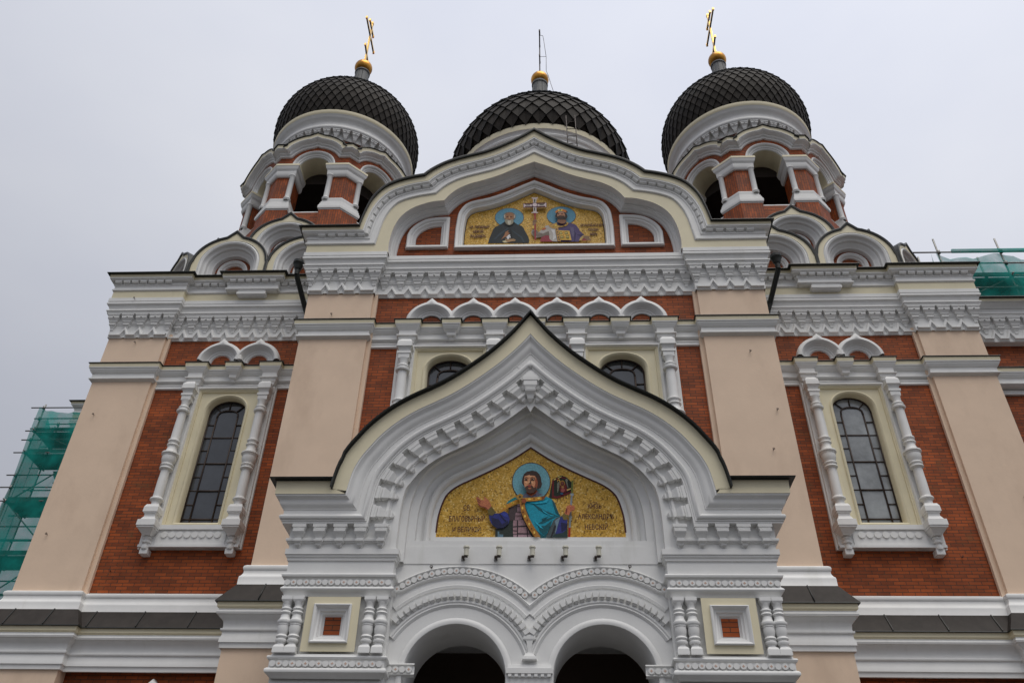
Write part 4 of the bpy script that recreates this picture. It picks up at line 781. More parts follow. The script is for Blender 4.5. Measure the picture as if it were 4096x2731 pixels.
    for z in (10.22, 10.585, 10.95, 11.315, 11.68, 12.04, 12.40, 12.77):
        bar((-.46, z), (-ih, z)); bar((ih, z), (.46, z))
    bar((0, 13.2), (0, 13.46)); bar((-.2, 13.16), (-.36, 13.33)); bar((.2, 13.16), (.36, 13.33))
    b.build('glazing_bars', wf)
    c1 = column_mesh(0).build('column', wf, (-.965, 0, 0)); c2 = c1.copy(); S.collection.objects.link(c2); c2.location = (.965, 0, 0)
    b = M(); bracket(b, -.965, .285, False); b.build('bracket', wf); b = M(); bracket(b, .965, .285, False); b.build('bracket', wf); b = M(); bracket(b, 0, .21, True); b.build('bracket', wf)
    return wf
w1 = make_window(cathedral, (-7.74, 1.76, 0), GLASS); w1['label'] = 'tall arched window between turned columns on the left wing'
w2 = copy_tree(w1, cathedral, (7.74, 1.76, 0)); w2['label'] = 'tall arched window with a pale reflection painted into its panes on the right wing'
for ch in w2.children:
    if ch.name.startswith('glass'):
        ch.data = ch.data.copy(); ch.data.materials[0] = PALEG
w3 = copy_tree(w1, cathedral, (-1.98, RW, .075)); w3.scale = (1.085, 1, 1); w3['label'] = 'window half hidden behind the left slope of the porch gable'
w4 = copy_tree(w1, cathedral, (2.06, RW, .075)); w4.scale = (1.085, 1, 1); w4['label'] = 'window half hidden behind the right slope of the porch gable'

b = M(); bracket(b, 0, .23, True); b.build('bracket', cathedral, (.05, RW, .075))
# ================================================================== WINGS (towers' lower bodies)
TX = 7.74
def make_wing():
    body = M(); body.box(-3.63, 3.63, .50, 9.6, 0, 17.2, BRICK); body.holes(.16, [(-3.63, 0), (3.63, 0), (3.63, 17.2), (-3.63, 17.2)], [[(-.6, 9.9), (.6, 9.9), (.6, 13.6), (-.6, 13.6)]], BRICK)
    for sg in (-1, 1): body.poly([(sg * 3.63, .16, 0), (sg * 3.63, .5, 0), (sg * 3.63, .5, 17.2), (sg * 3.63, .16, 17.2)], BRICK)
    wv = body.build('tower_wall', cathedral, (-TX, 1.6, 0))
    for sg in (-1, 1):
        b = M(); x0, x1 = sorted((sg * 2.09, sg * 3.63)); b.box(x0, x1, 0, .18, 8.2, 15.5, BEIGE)
        b.box(min(sg * 2.09, sg * 1.99), max(sg * 2.09, sg * 1.99), .08, .18, 8.2, 15.5, BEIGE)
        b.box(sg * 3.63 - (.0 if sg < 0 else .03), sg * 3.63 + (.03 if sg < 0 else 0), .18, 9.6, 8.2, 15.5, BEIGE)
        x0, x1 = sorted((sg * 1.93, sg * 3.79)); b.box(x0, x1, -.16, .18, 0, 6.72, BEIGE)
        x0, x1 = sorted((sg * 3.62, sg * 3.79)); b.box(x0, x1, .18, 9.6, 0, 6.72, BEIGE)
        b.build('pilaster', wv)
    plan = [(-3.63, 9.6), (-3.63, 0), (-2.09, 0), (-2.09, .16), (-.47, .16), (-.47, 0), (.47, 0), (.47, .16), (2.09, .16), (2.09, 0), (3.63, 0), (3.63, 9.6)]
    plan0 = [p for p in plan if abs(p[0]) > .5]
    b = M(); hsweep(b, plan0, zk(PLINTH, 1.0125), PLINTHM)
    for x in (-3.3, -2.45, -1.6, -.55, .55, 1.6, 2.45, 3.3):
        y = 0 if abs(x) > 2.09 else .16
        b.tube((x, y - .15, 7.95), (x, y - .41, 7.54), .013, BLACK, 6)
    b.build('plinth_moulding', wv)
    b = M(); hsweep(b, plan0, BELT, BELTM); hsweep(b, [(-2.09, .16), (2.09, .16)], UNDER, WHITE); b.build('belt_course', wv)
    b = M(); hsweep(b, plan, CAP, CAPM)
    b.frus(lambda a, o, z: (a, -o, z), [(16.85, .40, .24), (16.84, .38, .235), (16.75, .38, .235), (16.74, .37, .225), (16.72, .37, .225), (16.71, .40, .25), (16.63, .40, .25), (16.62, .37, .22), (16.60, .36, .2)], WHITE)
    for (xa, L_, y) in ((-3.63 - .25, 1.54 + .1, 0), (-2.09 + .4, 1.62 - .5, .16), (-.47 - .2, .94 + .4, 0), (.47 + .25, 1.62 - .5, .16), (2.09 + .15 - .3, 1.54 + .3, 0)):
        dentil_row(b, lambda u, o, z, xa=xa, y=y: (xa + u, y - o, z), L_)
    hsweep(b, plan0, [(.228, 16.775), (.226, 16.545)], CREAM); b.box(-.69, .69, -.225, .18, 16.765, 16.90, WHITE); b.build('cornice', wv)
    b = M(); hsweep(b, plan0, BAND, WHITE)
    for sg in (-1, 1): frieze(b, lambda u, o, z, sg=sg: ((-3.63 if sg < 0 else 2.09) + u, -o, z), 1.54, 4, False, True)
    frieze(b, lambda u, o, z: (-2.09 + u, .16 - o, z), 4.18, 11, True)
    b.build('corbel_frieze', wv)
    b = M(); hood(b, -.49, .16, 14.60, .575); b.build('blind_hood', wv); b = M(); hood(b, .49, .16, 14.60, .575); b.build('blind_hood', wv)
    b = M(); hood(b, 0, .16, 5.5, .9); b.build('blind_hood', wv)
    b = M(); b.box(-3.63, 3.63, -.05, 9.6, 17.30, 17.42, SHEET); b.build('roof', wv)
    return wv
wl = make_wing(); wr = copy_tree(wl, cathedral, (TX, 1.6, 0))

# ================================================================== TOWER TOPS (kokoshnik tiers, belfry, dome)
def kokoshnik(hw, rise, depth=2.2):
    """front at y=0, base z=0; arched gable with vault behind"""
    b = M(); k = hw / 1.1
    h = [(-1.1, -.75), (-1.1, 0)] + [(-1.07 * cos(radians(a)), .0 + 1.02 * sin(radians(a))) for a in range(6, 78, 6)] + [(-.235, 1.0), (0, 1.24)]
    pth = [(x * k, z * k * rise) for x, z in sym(h)]
    sweep(b, pth, [(-.03, -.6), (-.045, .10), (-.02, .115), (.035, .10), (.035, .07)], BLACK)
    secs = [[(x, .0, z) for x, z in offset(pth, -.03)], [(x, depth, z) for x, z in offset(pth, -.03)]]; b.loft(secs, SHEET)
    n = len(pth) - 1; A = offset(pth, .035)
    secs = [[(x, -.07, z) for x, z in A]]; mats = []
    rings = [(.885, .07, CREAM), (.87, .04, WHITE), (.85, .07, WHITE), (.82, .085, WHITE), (.775, .06, WHITE), (.755, .0, WHITE), (.735, -.03, WHITE), (.69, -.05, WHITE), (.675, -.08, WHITE), (.665, -.12, WHITE), (.63, -.14, WHITE), (.60, -.19, WHITE), (.54, -.22, WHITE), (.525, -.32, WHITE), (.52, -.34, WHITE), (.43, -.34, BRICK), (.43, -.28, WHITE), (.40, -.27, WHITE), (.375, -.29, WHITE), (.345, -.31, WHITE), (.34, -.335, WHITE), (.30, -.36, WHITE), (.295, -.42, WHITE), (.0, -.42, BRICK)]
    prev = secs[0]
    for r, o, m_ in rings:
        cur = [(-r * k, -o, -.75)] + [(-r * k * cos(pi * i / (n - 2)), -o, r * k * sin(pi * i / (n - 2))) for i in range(n - 1)] + [(r * k, -o, -.75)]
        for i in range(n):
            uv = [(r * k, i * .08), (r * k, i * .08 + .08), (r * k - .1, i * .08 + .08), (r * k - .1, i * .08)] if (m_ is BRICK and r > .1) else None
            b.poly([prev[i], prev[i + 1], cur[i + 1], cur[i]], m_, uv=uv, smooth=(m_ is WHITE))
        prev = cur
    return b
AP = 2.884; TY = 6.2; tp = math.tan(pi / 8)
def make_tower_top():
    kr = kokoshnik(1.10, 1.0); kb = M()
    # octagonal base drum under the belfry
    base_ = M(); base_.lathe((0, 0), [(AP / cos(pi / 8) - .05, 17.3), (AP / cos(pi / 8) - .05, 21.85)], BRICK, 8, pi / 8, 2 * pi + pi / 8, smooth=False)
    bt = base_.build('belfry', cathedral, (-7.64, TY, 0))
    k0 = kr.build('kokoshnik', bt, (-1.10, -TY + 1.68, 18.0))
    def kput(x, y, z, rot, sc=1):
        c_ = k0.copy(); S.collection.objects.link(c_); c_.location = (x, y, z); c_.rotation_euler = (0, 0, rot); c_.scale = (sc, 1, sc)
    kput(1.10, -TY + 1.68, 18.0, 0)
    for sg in (-1, 1):
        kput(sg * 2.82, -TY + 2.25, 18.0, sg * pi / 4, .78)
        kput(sg * 3.42, -TY + 3.9, 18.0, sg * pi / 2); kput(sg * 3.42, -TY + 6.1, 18.0, sg * pi / 2)
    for i in range(8):
        a = i * pi / 4; kput(3.68 * sin(a), -3.68 * cos(a), 19.60, a, 1.02)
    # masonry mass behind the kokoshniks so the roofs close
    b = M(); b.lathe((0, 0), [(3.9, 17.3), (3.9, 18.1), (3.5, 18.7)], SHEET, 8, pi / 8, 2 * pi + pi / 8, smooth=False); b.box(-3.3, 3.3, -3.9, 4.2, 17.3, 17.9, SHEET); b.build('roof', bt)
    # --- belfry facets
    T8 = []
    R8 = lambda i: (lambda p, a=i * pi / 4: (p[0] * cos(a) - p[1] * sin(a), p[0] * sin(a) + p[1] * cos(a), p[2]))
    U = AP * tp
    fac = M(); Y = -AP
    ao = arc(0, 24.07, .70, 180, 0, 20)
    fac.poly([(-U, Y, 24.02), (-U, Y, 25.15)] + [(0, Y, 25.15)] + [(x, Y, z) for x, z in ao[:11][::-1]] , BRICK)
    fac.poly([(U, Y, 24.02), (U, Y, 25.15)] + [(0, Y, 25.15)] + [(x, Y, z) for x, z in ao[10:]], BRICK)
    sweep(fac, arc(0, 24.07, .745, 180, 0, 22), [(0, .0), (0, .05), (.03, .065), (.07, .05), (.09, .02), (.10, -.01), (.15, -.02), (.16, -.05), (.20, -.06), (.215, -.10)], WHITE, Y=Y)
    sweep(fac, arc(0, 24.07, .53, 180, 0, 22), [(0, -.10), (0, -.85)], CREAM, Y=Y)
    # radial brick ring above the arch
    sweep(fac, arc(0, 24.07, .93, 172, 8, 18), [(0, .004), (.18, .004)], BRICK, Y=Y)
    pth = [(-U, 24.50), (-.83, 24.50)] + arc(0, 24.07, .93, 152, 98, 8) + [(0, 25.06)] + arc(0, 24.07, .93, 82, 28, 8) + [(.83, 24.50), (U, 24.50)]
    prof = [(-.40, -.30), (-.395, .31), (-.38, .32), (-.368, .31), (-.362, .28), (-.245, .27), (-.24, .27), (-.222, .265), (-.218, .24), (-.195, .235), (-.185, .22), (-.15, .15), (-.14, .12), (-.13, .115), (-.10, .11), (-.075, .055), (-.065, .035), (-.055, .065), (-.03, .075), (.0, .06), (.01, .0)]
    pm = [BLACK, BLACK, BLACK, BLACK, CREAM] + [WHITE] * 16
    def TF(x, o, z):
        lim = (AP + o) * tp
        return (max(-lim, min(lim, x)) if abs(x) < U - 1e-3 else (lim if x > 0 else -lim), Y - o, z)
    # mitred at the octagon corners
    fr_ = frames(pth); secs = []
    for i, (p, f) in enumerate(zip(pth, fr_)):
        row = []
        for dd, o in prof:
            x = p[0] + f[0] * dd; z = p[1] + f[1] * dd
            if i in (0, len(pth) - 1): x = (AP + o) * tp * (-1 if i == 0 else 1); z = p[1] - dd
            else: x = max(-(AP + o) * tp + .002, min((AP + o) * tp - .002, x))
            row.append((x, Y - o, z))
        secs.append(row)
    _loft(fac, secs, pm)
    # parapet panel between the piers
    fac.box(-.52, .52, Y + .12, Y + .3, 20.8, 21.80, WHITE); fac.box(-.30, .30, Y + .10, Y + .13, 21.20, 21.55, BRICK)
    sweep(fac, [(-.34, 21.1), (-.34, 21.62), (.34, 21.62), (.34, 21.1)], [(-.06, .0), (-.05, .03), (0, .03), (.02, -.0), (.04, -.02)], WHITE, Y=Y + .12, closed=True)
    fac.tube((-.62, Y + .12, 21.86), (.62, Y + .12, 21.86), .075, WHITE, 10)
    arcade = M()
    for i in range(8): arcade.merge(fac, R8(i))
    arcade.build('arcade', bt)
    # --- corner piers
    pr = M(); e0 = .58; dep = .78
    a4 = pi / 4
    def fp(u, o):     # point on facet 0 at u, and mirrored on facet 1
        return (u, -AP - o + 0)
    A_ = lambda u, y: (u, y); B_ = lambda u, y: (u * cos(a4) - y * sin(a4), u * sin(a4) + y * cos(a4))
    plan = [A_(e0, -AP + dep), A_(e0, -AP), A_(U, -AP), B_(-e0, -AP), B_(-e0, -AP + dep)]
    hsweep(pr, plan, [(0.012, 24.12), (0.124, 24.085), (0.130, 23.995), (0.121, 23.985), (0.112, 23.96), (0.102, 23.90), (0.074, 23.85), (0.062, 23.845), (0.059, 23.82), (0.046, 23.81), (0.043, 23.62), (0.031, 23.60), (0.019, 23.56), (0.000, 23.54), (-.05, 23.54)], [WHITE, CREAM] + [WHITE] * 13)
    hsweep(pr, plan, [(-.05, 23.56), (-.05, 22.44)], BRICK)
    hsweep(pr, plan, [(-.05, 22.47), (0.019, 22.46), (0.028, 22.42), (0.019, 22.38), (0.019, 22.28), (0.043, 22.27), (0.046, 22.19), (0.068, 22.18), (0.071, 22.10), (0.093, 22.08), (0.102, 22.0), (0.093, 21.93), (0.062, 21.90), (0.062, 21.88)], WHITE)
    hsweep(pr, plan, [(0.056, 21.9), (0.056, 20.3)], BRICK)
    cap_ = [p for p in plan]; pr.poly([(x, y, 24.1) for x, y in cap_], WHITE)
    for (x, y) in (A_(e0 + .07, -AP + .02), B_(-e0 - .07, -AP + .02)):
        pr.lathe((x, y), [(.09, 23.62), (.115, 23.60), (.12, 23.57), (.1, 23.54), (.088, 23.52), (.092, 22.52), (.11, 22.50), (.13, 22.46), (.11, 22.40), (.10, 22.38)], WHITE, 12)
    p0 = pr.build('pier', bt)
    for i in range(1, 8):
        c_ = p0.copy(); S.collection.objects.link(c_); c_.rotation_euler = (0, 0, i * pi / 4)
    b = M(); b.lathe((0, 0), [(2.6, 21.7), (.01, 21.7)], DARK, 8, pi / 8, 2 * pi + pi / 8, smooth=False); b.build('bell_chamber_floor', bt); b = M(); b.lathe((0, 0), [(2.3, 24.0), (2.2, 24.7), (.01, 24.9)], DARK, 8, pi / 8, 2 * pi + pi / 8, smooth=False); b.build('bell_chamber_ceiling', bt)
    # --- drum above the arcade
    b = M()
    b.lathe((0, 0), [(2.75, 24.75), (2.28, 25.0)], SHEET, 32); b.lathe((0, 0), [(2.27, 24.9), (2.27, 26.26)], BRICK, 64, smooth=False)
    dr = b.build('drum', bt)
    b = M(); b.lathe((0, 0), [(2.27, 26.24), (2.31, 26.22), (2.33, 26.56), (2.52, 26.58), (2.55, 26.61), (2.57, 26.67), (2.55, 26.74), (2.51, 26.76), (2.52, 26.80), (2.50, 26.86), (2.53, 26.96), (2.60, 27.04), (2.62, 27.06), (2.66, 27.12), (2.68, 27.18), (2.70, 27.20), (2.72, 27.34), (2.72, 27.40), (2.60, 27.42)], WHITE, 64, mats=[WHITE] * 15 + [CREAM] * 3)
    n = 44
    for i in range(n):
        a = 2 * pi * i / n
        def TT(u, o, z, a=a): return ((2.30 + o) * sin(a) + u * cos(a), -(2.30 + o) * cos(a) + u * sin(a), z)
        k = .92; g = lambda z: 26.58 + (z - 16.018) * k
        b.frus(TT, [(g(16.018), .14, .22), (g(15.97), .14, .22), (g(15.96), .125, .20), (g(15.90), .125, .20), (g(15.85), .10, .16), (g(15.80), .085, .14), (g(15.76), .08, .13)], WHITE)
        b.frus(TT, [(g(15.74), .065, .14), (g(15.66), .055, .11), (g(15.58), .03, .06)], WHITE)
        b.frus(lambda u, o, z: TT(u, o, z), [(g(15.93), .02, .203, .19), (g(15.90), .02, .203, .19)], BLACK)
    b.build('drum_cornice', dr and bt)
    # --- onion dome with diamond scales
    dome_part(bt, (0, 0), [(2.60, 27.32), (2.68, 27.6), (2.77, 28.0), (2.81, 28.4), (2.79, 28.8), (2.70, 29.2), (2.53, 29.6), (2.27, 30.0), (1.90, 30.38), (1.42, 30.70), (.98, 30.95), (.66, 31.2), (.50, 31.55), (.42, 32.0)], 56, .25, 31.8, [(.42, 31.7), (.36, 32.3), (.31, 33.0), (.29, 33.36), (.33, 33.40), (.33, 33.46), (.2, 33.48)], (33.46 + .37, .385))
    cross_part(bt, (0, 0), 34.15, 37.3, ((36.35, 1.8, 0), (36.9, .85, 0), (34.95, .75, -.22)), .055)
    return bt
def dome_part(parent, c, prof, ncol, rowh, ztop, neck, ball, name='dome'):
    # arc-length resampled meridian
    pr = crom([(r, z) for r, z in prof], 6); L_ = plen(pr); rows = int(L_ / rowh); b = M()
    b.lathe(c, [(r - .05, z) for r, z in pr[::2]], SCALE, 64, smooth=True)
    pts = [curve_at(pr, i * L_ / rows) for i in range(rows + 1)]
    for j in range(rows - 1):
        (r0, z0), t0 = pts[j]; (r1, z1), t1 = pts[j + 1]; (r2_, z2), t2 = pts[min(j + 2, rows)]
        if r2_ < .38 * prof[-1][0] + .1: continue
        for i in range(ncol):
            a = 2 * pi * (i + .5 * (j % 2)) / ncol; da = pi / ncol * .985
            lift = rowh * .24
            def pt(r, z, t, a_, l_):
                n_ = (t[1], -t[0]); rr = r + n_[0] * l_; return (c[0] + rr * cos(a_), c[1] + rr * sin(a_), z + n_[1] * l_)
            B0 = pt(r0, z0 - .0, t0, a, lift); Lf = pt(r1, z1, t1, a - da, lift * .55); Rt = pt(r1, z1, t1, a + da, lift * .55); Tp = pt(r2_, z2, t2, a, .0)
            b.poly([B0, Rt, Tp, Lf], SCALE)
            # thin lower edges give the overlap its dark line
            e = pt(r0, z0, t0, a, -.02); e1 = pt(r1, z1, t1, a - da, -.02); e2 = pt(r1, z1, t1, a + da, -.02)
            b.poly([B0, Lf, e1, e], BLACK); b.poly([B0, e, e2, Rt], BLACK)
    dm = b.build(name, parent, weld=False)
    b = M(); b.lathe(c, neck, NECK, 20)
    for i in range(10):
        a = 2 * pi * i / 10
        for p, q in zip(neck[:4], neck[1:4]): b.tube((c[0] + p[0] * cos(a), c[1] + p[0] * sin(a), p[1]), (c[0] + q[0] * cos(a), c[1] + q[0] * sin(a), q[1]), .012 * ball[1] / .38, BLACK, 4)
    b.build('dome_neck', parent)
    b = M(); bz, br = ball; b.lathe(c, [(br * sin(pi * k / 16) + .001, bz - br * cos(pi * k / 16)) for k in range(17)], BALLM, 28); b.build('gilded_ball', parent)
def cross_part(parent, c, z0, z1, bars, t, GOLD=GOLD):
    b = M(); x, y = c
    b.lathe(c, [(t * 1.8, z0 - .06), (t * 1.2, z0 + .02), (t * .9, z0 + .1)], GOLD, 10)
    b.box(x - t * .55, x + t * .55, y - t, y + t, z0, z1, GOLD)
    for z, L_, sl_ in bars:
        s_ = L_ / 2; yy = [(-s_, z - sl_ / 2 * -1), (s_, z + sl_ / 2 * -1)]
        A = [(x - t * .6, y - s_, z - sl_ / 2 - t), (x + t * .6, y - s_, z - sl_ / 2 - t), (x + t * .6, y + s_, z + sl_ / 2 - t), (x - t * .6, y + s_, z + sl_ / 2 - t)]
        B = [(p[0], p[1], p[2] + 2 * t) for p in A]
        b.poly(A[::-1], BLACK); b.poly(B, GOLD)
        for i in range(4): b.poly([A[i], A[(i + 1) % 4], B[(i + 1) % 4], B[i]], GOLD)
        for sg in (-1, 1): b.box(x - t * .75, x + t * .75, y + sg * s_ - t * .7, y + sg * s_ + t * .7, z + sg * sl_ / 2 - t * 1.3, z + sg * sl_ / 2 + t * 1.3, GOLD)
    for z in (z1,): b.box(x - t * .8, x + t * .8, y - t * 1.3, y + t * 1.3, z - t, z + t, GOLD)
    b.build('cross', parent)
tl = make_tower_top(); tl['label'] = 'left bell tower top with black scaled dome and gilded cross'
tr_ = copy_tree(tl, cathedral, (7.79, TY, 0)); tr_['label'] = 'right bell tower top with black scaled dome and gilded cross'

# ================================================================== CENTRAL DOME
CY = 20.0
b = M(); b.lathe((0, CY), [(4.95, 17.0), (4.95, 40.0)], WHITE, 72)
b.lathe((0, CY), [(4.95, 38.2), (5.05, 38.25), (5.06, 38.6), (5.0, 38.65), (4.98, 39.3), (5.06, 39.35), (5.12, 39.45), (5.06, 39.55), (5.02, 39.6), (5.04, 39.75), (5.14, 39.8), (5.18, 39.9), (5.14, 40.0), (5.18, 40.1), (5.24, 40.2), (5.28, 40.22), (5.31, 40.55), (5.31, 40.62), (5.1, 40.66)], WHITE, 72, mats=[WHITE] * 15 + [CREAM] * 3)
cd = b.build('central_drum', cathedral)
b = M()
for i in range(12):
    a = 2 * pi * i / 12; x, y = 5.02 * sin(a), CY - 5.02 * cos(a)
    def TT(u, o, z, a=a): return ((4.95 + o) * sin(a) + u * cos(a), CY - (4.95 + o) * cos(a) + u * sin(a), z)
    b.frus(TT, [(37.6, .7, .12), (37.2, .9, .12), (36.4, 1.0, .12), (35.0, 1.0, .12)], WHITE)
b.build('drum_arch', cd)
dome_part(cd, (0, CY), [(5.24, 40.6), (5.42, 40.95), (5.52, 41.4), (5.52, 42.0), (5.37, 42.8), (5.10, 43.5), (4.75, 44.2), (4.26, 44.9), (3.70, 45.5), (3.10, 46.0), (2.45, 46.4), (1.85, 46.75), (1.35, 47.1), (.92, 47.6), (.68, 48.4)], 44, .53, 48.3, [(.70, 48.1), (.60, 49.5), (.53, 50.6), (.50, 51.3), (.56, 51.36), (.56, 51.52), (.3, 51.6)], (52.05, .62))
cross_part(cd, (0, CY), 52.6, 57.6, ((56.0, 2.6, 0), (57.0, 1.2, 0), (54.0, 1.1, -.3)), .07, BAR)
b = M(); Z = [(0, 57.0), (.24, 56.9), (.3, 56.3), (.46, 54.3), (.45, 52.7), (.62, 52.0), (.72, 51.4), (.95, 50.2), (1.1, 48.3)]
for p, q in zip(Z, Z[1:]): b.tube((p[0], CY - .3, p[1]), (q[0], CY - .3, q[1]), .018, BAR, 5)
b.tube((0, CY, 54.8), (.46, CY - .3, 54.35), .015, BAR, 5); b.build('lightning_wire', cd)
b = M()
for sg in (0, .5):
    b.tube((1.50 + sg, CY - 5.65, 40.8), (1.60 + sg, CY - 5.5, 37.0), .03, BAR, 6)
for i in range(6): b.tube((1.51 + i * .02, CY - 5.62, 40.3 - i * .62), (2.02 + i * .02, CY - 5.62, 40.3 - i * .62), .022, BAR, 6)
b.build('ladder', cd)

# ================================================================== PORCH
PX, PI_, PY, PR = 3.85, 2.15, -3.2, -2.95
PP = [(-.24, 8.33), (.431, 8.312), (.438, 8.292), (.42, 8.275), (.338, 8.20), (.334, 8.165), (.331, 8.061), (.318, 8.058), (.314, 8.035), (.290, 8.020), (.262, 7.995), (.256, 7.985), (.252, 7.968), (.248, 7.93), (.225, 7.90), (.20, 7.872), (.192, 7.865), (.19, 7.850), (.176, 7.845), (.175, 7.765), (.205, 7.755), (.225, 7.725), (.222, 7.695), (.205, 7.675), (.185, 7.668), (.185, 7.648), (.170, 7.645), (.170, 7.615), (.050, 7.610), (.046, 7.405), (.082, 7.398), (.088, 7.375), (.080, 7.352), (.060, 7.348), (.055, 7.330), (.03, 7.325), (.022, 7.19)]
PPM = [SHEET, BLACK, BLACK, BLACK, BLACK, CREAM] + [WHITE] * 30
wt = [(-PX, 8.061), (-3.012, 8.061)] + crom([(-3.012, 8.061), (-2.985, 8.27), (-2.935, 8.52), (-2.84, 8.75), (-2.72, 8.94), (-2.569, 9.155), (-2.379, 9.361), (-2.17, 9.54), (-1.94, 9.695), (-1.66, 9.85), (-1.386, 10.012), (-1.116, 10.205), (-.843, 10.43), (-.566, 10.68), (-.316, 10.945), (-.126, 11.17), (0, 11.345)], 3)[1:]
wtf = sym(wt)
prof = [(8.061 - z, o) for o, z in PP[1:]]
prof[:5] = [(-.235, .431), (-.258, .44), (-.25, .37), (-.228, .338), (-.16, .334)]
prof = [(-.27, .30)] + prof[0:]
b = M(); neg = [1 if abs(p[0]) > 2.9 else 1.08 for p in wtf]
sweep(b, wtf, prof, [BLACK, BLACK, BLACK, BLACK, CREAM, CREAM] + [WHITE] * 30, Y=PY, ends=(PX, 0.1), neg=neg, ax=0)
pg = b.build('porch_gable', cathedral)
# corbels of the porch: on piers and up the arch
def pcorb(b, T):
    b.frus(T, [(.045, .112, .178), (-.005, .112, .175), (-.01, .100, .165), (-.04, .098, .160), (-.045, .09, .15)], WHITE)
    b.frus(T, [(-.055, .092, .185), (-.085, .094, .182), (-.125, .075, .152), (-.16, .062, .13), (-.165, .055, .12), (-.20, .055, .12)], WHITE)
    b.frus(T, [(-.205, .068, .148), (-.232, .066, .145), (-.25, .05, .12), (-.255, .042, .105), (-.285, .04, .10), (-.315, .018, .06)], WHITE)
b = M(); cpath = offset(wt, .50)
arcpart = cpath[1:]; LL = plen(arcpart); n = 13
for i in range(n):
    c_, t_ = curve_at(arcpart, .10 + (LL - .34) * (i + .5) / n)
    for sg in (-1, 1):
        nx, nz = t_[1], -t_[0]
        def TT(u, o, z, c_=c_, t_=t_, nx=nx, nz=nz, sg=sg): return (sg * (c_[0] + t_[0] * u - nx * z), PY - o, c_[1] + t_[1] * u - nz * z)
        pcorb(b, TT)
for i in range(5):
    for sg in (-1, 1): pcorb(b, lambda u, o, z, i=i, sg=sg: (sg * (3.84 - .06 - i * .335 - .05) + u, PY - o, 7.56 + z))
# keystone corbel
b.frus(lambda u, o, z: (u, PY - o, z), [(10.60, .01, .19), (10.46, .135, .20), (10.40, .135, .20), (10.395, .12, .19), (10.30, .12, .19), (10.25, .09, .17), (10.21, .085, .16), (10.205, .095, .2), (10.17, .09, .19), (10.12, .06, .14), (10.05, .055, .12), (10.0, .02, .08)], WHITE)
b.build('corbel_band', cathedral)
# porch roof over the gable
b = M(); top = offset(wtf, -.26); b.loft([[(x, PY - .36, z) for x, z in top], [(x, .15, z) for x, z in top]], BLACK); b.build('roof', cathedral)
# tympanum arch mouldings around the mosaic
ae = [(-2.15, 7.10)] + crom([(-2.147, 7.24), (-2.143, 7.76), (-2.125, 8.08), (-2.08, 8.32), (-2.01, 8.555), (-1.91, 8.755), (-1.74, 8.95), (-1.515, 9.115), (-1.22, 9.27), (-.92, 9.43), (-.616, 9.615), (-.31, 9.84), (0, 10.07)], 3)
aef = sym(ae)
b = M(); sweep(b, aef, [(-.10, .028), (-.05, .028), (0, .02), (.0, -.14), (.012, -.15), (.11, -.155), (.115, -.25), (.13, -.255), (.245, -.265), (.25, -.355), (.27, -.36), (.31, -.39), (.335, -.43), (.36, -.435), (.365, -.38), (.38, -.36), (.415, -.35), (.45, -.37), (.465, -.40), (.47, -.455), (.50, -.458), (.53, -.465), (.555, -.47), (.56, -.50)], WHITE, Y=PY, ax=0)
b.box(-1.62, 1.62, -2.80, -2.70, 7.42, 7.635, WHITE); b.box(-1.68, 1.68, -2.86, -2.80, 7.44, 7.52, WHITE); b.box(-2.1, 2.1, PR + .002, -2.72, 7.40, 7.44, WHITE)
b.tube((-1.70, -2.87, 7.465), (1.70, -2.87, 7.465), .045, WHITE, 10)
b.build('tympanum_arch', cathedral)
mo = offset(aef, .553, 0); mo = [p for p in mo if p[1] > 7.64]
b = M(); sweep(b, mo, [(-.01, .0), (.018, .0)], INK, Y=-2.735); b.poly([(x, -2.725, z) for x, z in mo] + [(mo[-1][0], -2.725, 7.60), (mo[0][0], -2.725, 7.60)], MOSG)
m1 = b.build('mosaic', cathedral); m1['label'] = 'gold porch mosaic of a haloed man in a blue cloak holding a banner pole'
art(ART1, -2.735, 'mosaic_figures', m1)
b = M()
for s_, x, z, h, wd in (('СВ.', -1.14, 8.115, .098, .125), ('БЛАГОВѢРНЫЙ', -1.375, 7.915, .098, .61), ('И ВЕЛИКІЙ', -1.305, 7.722, .09, .475), ('КНЗЬ', .972, 8.152, .088, .232), ('~', 1.05, 8.235, .07, .08), ('АЛЕКСАНДРЪ', .797, 7.957, .088, .60), ('НЕВСКІЙ.', .91, 7.768, .09, .405)): text(s_, x, z, h, wd, -2.81, b)
b.build('inscription', m1)
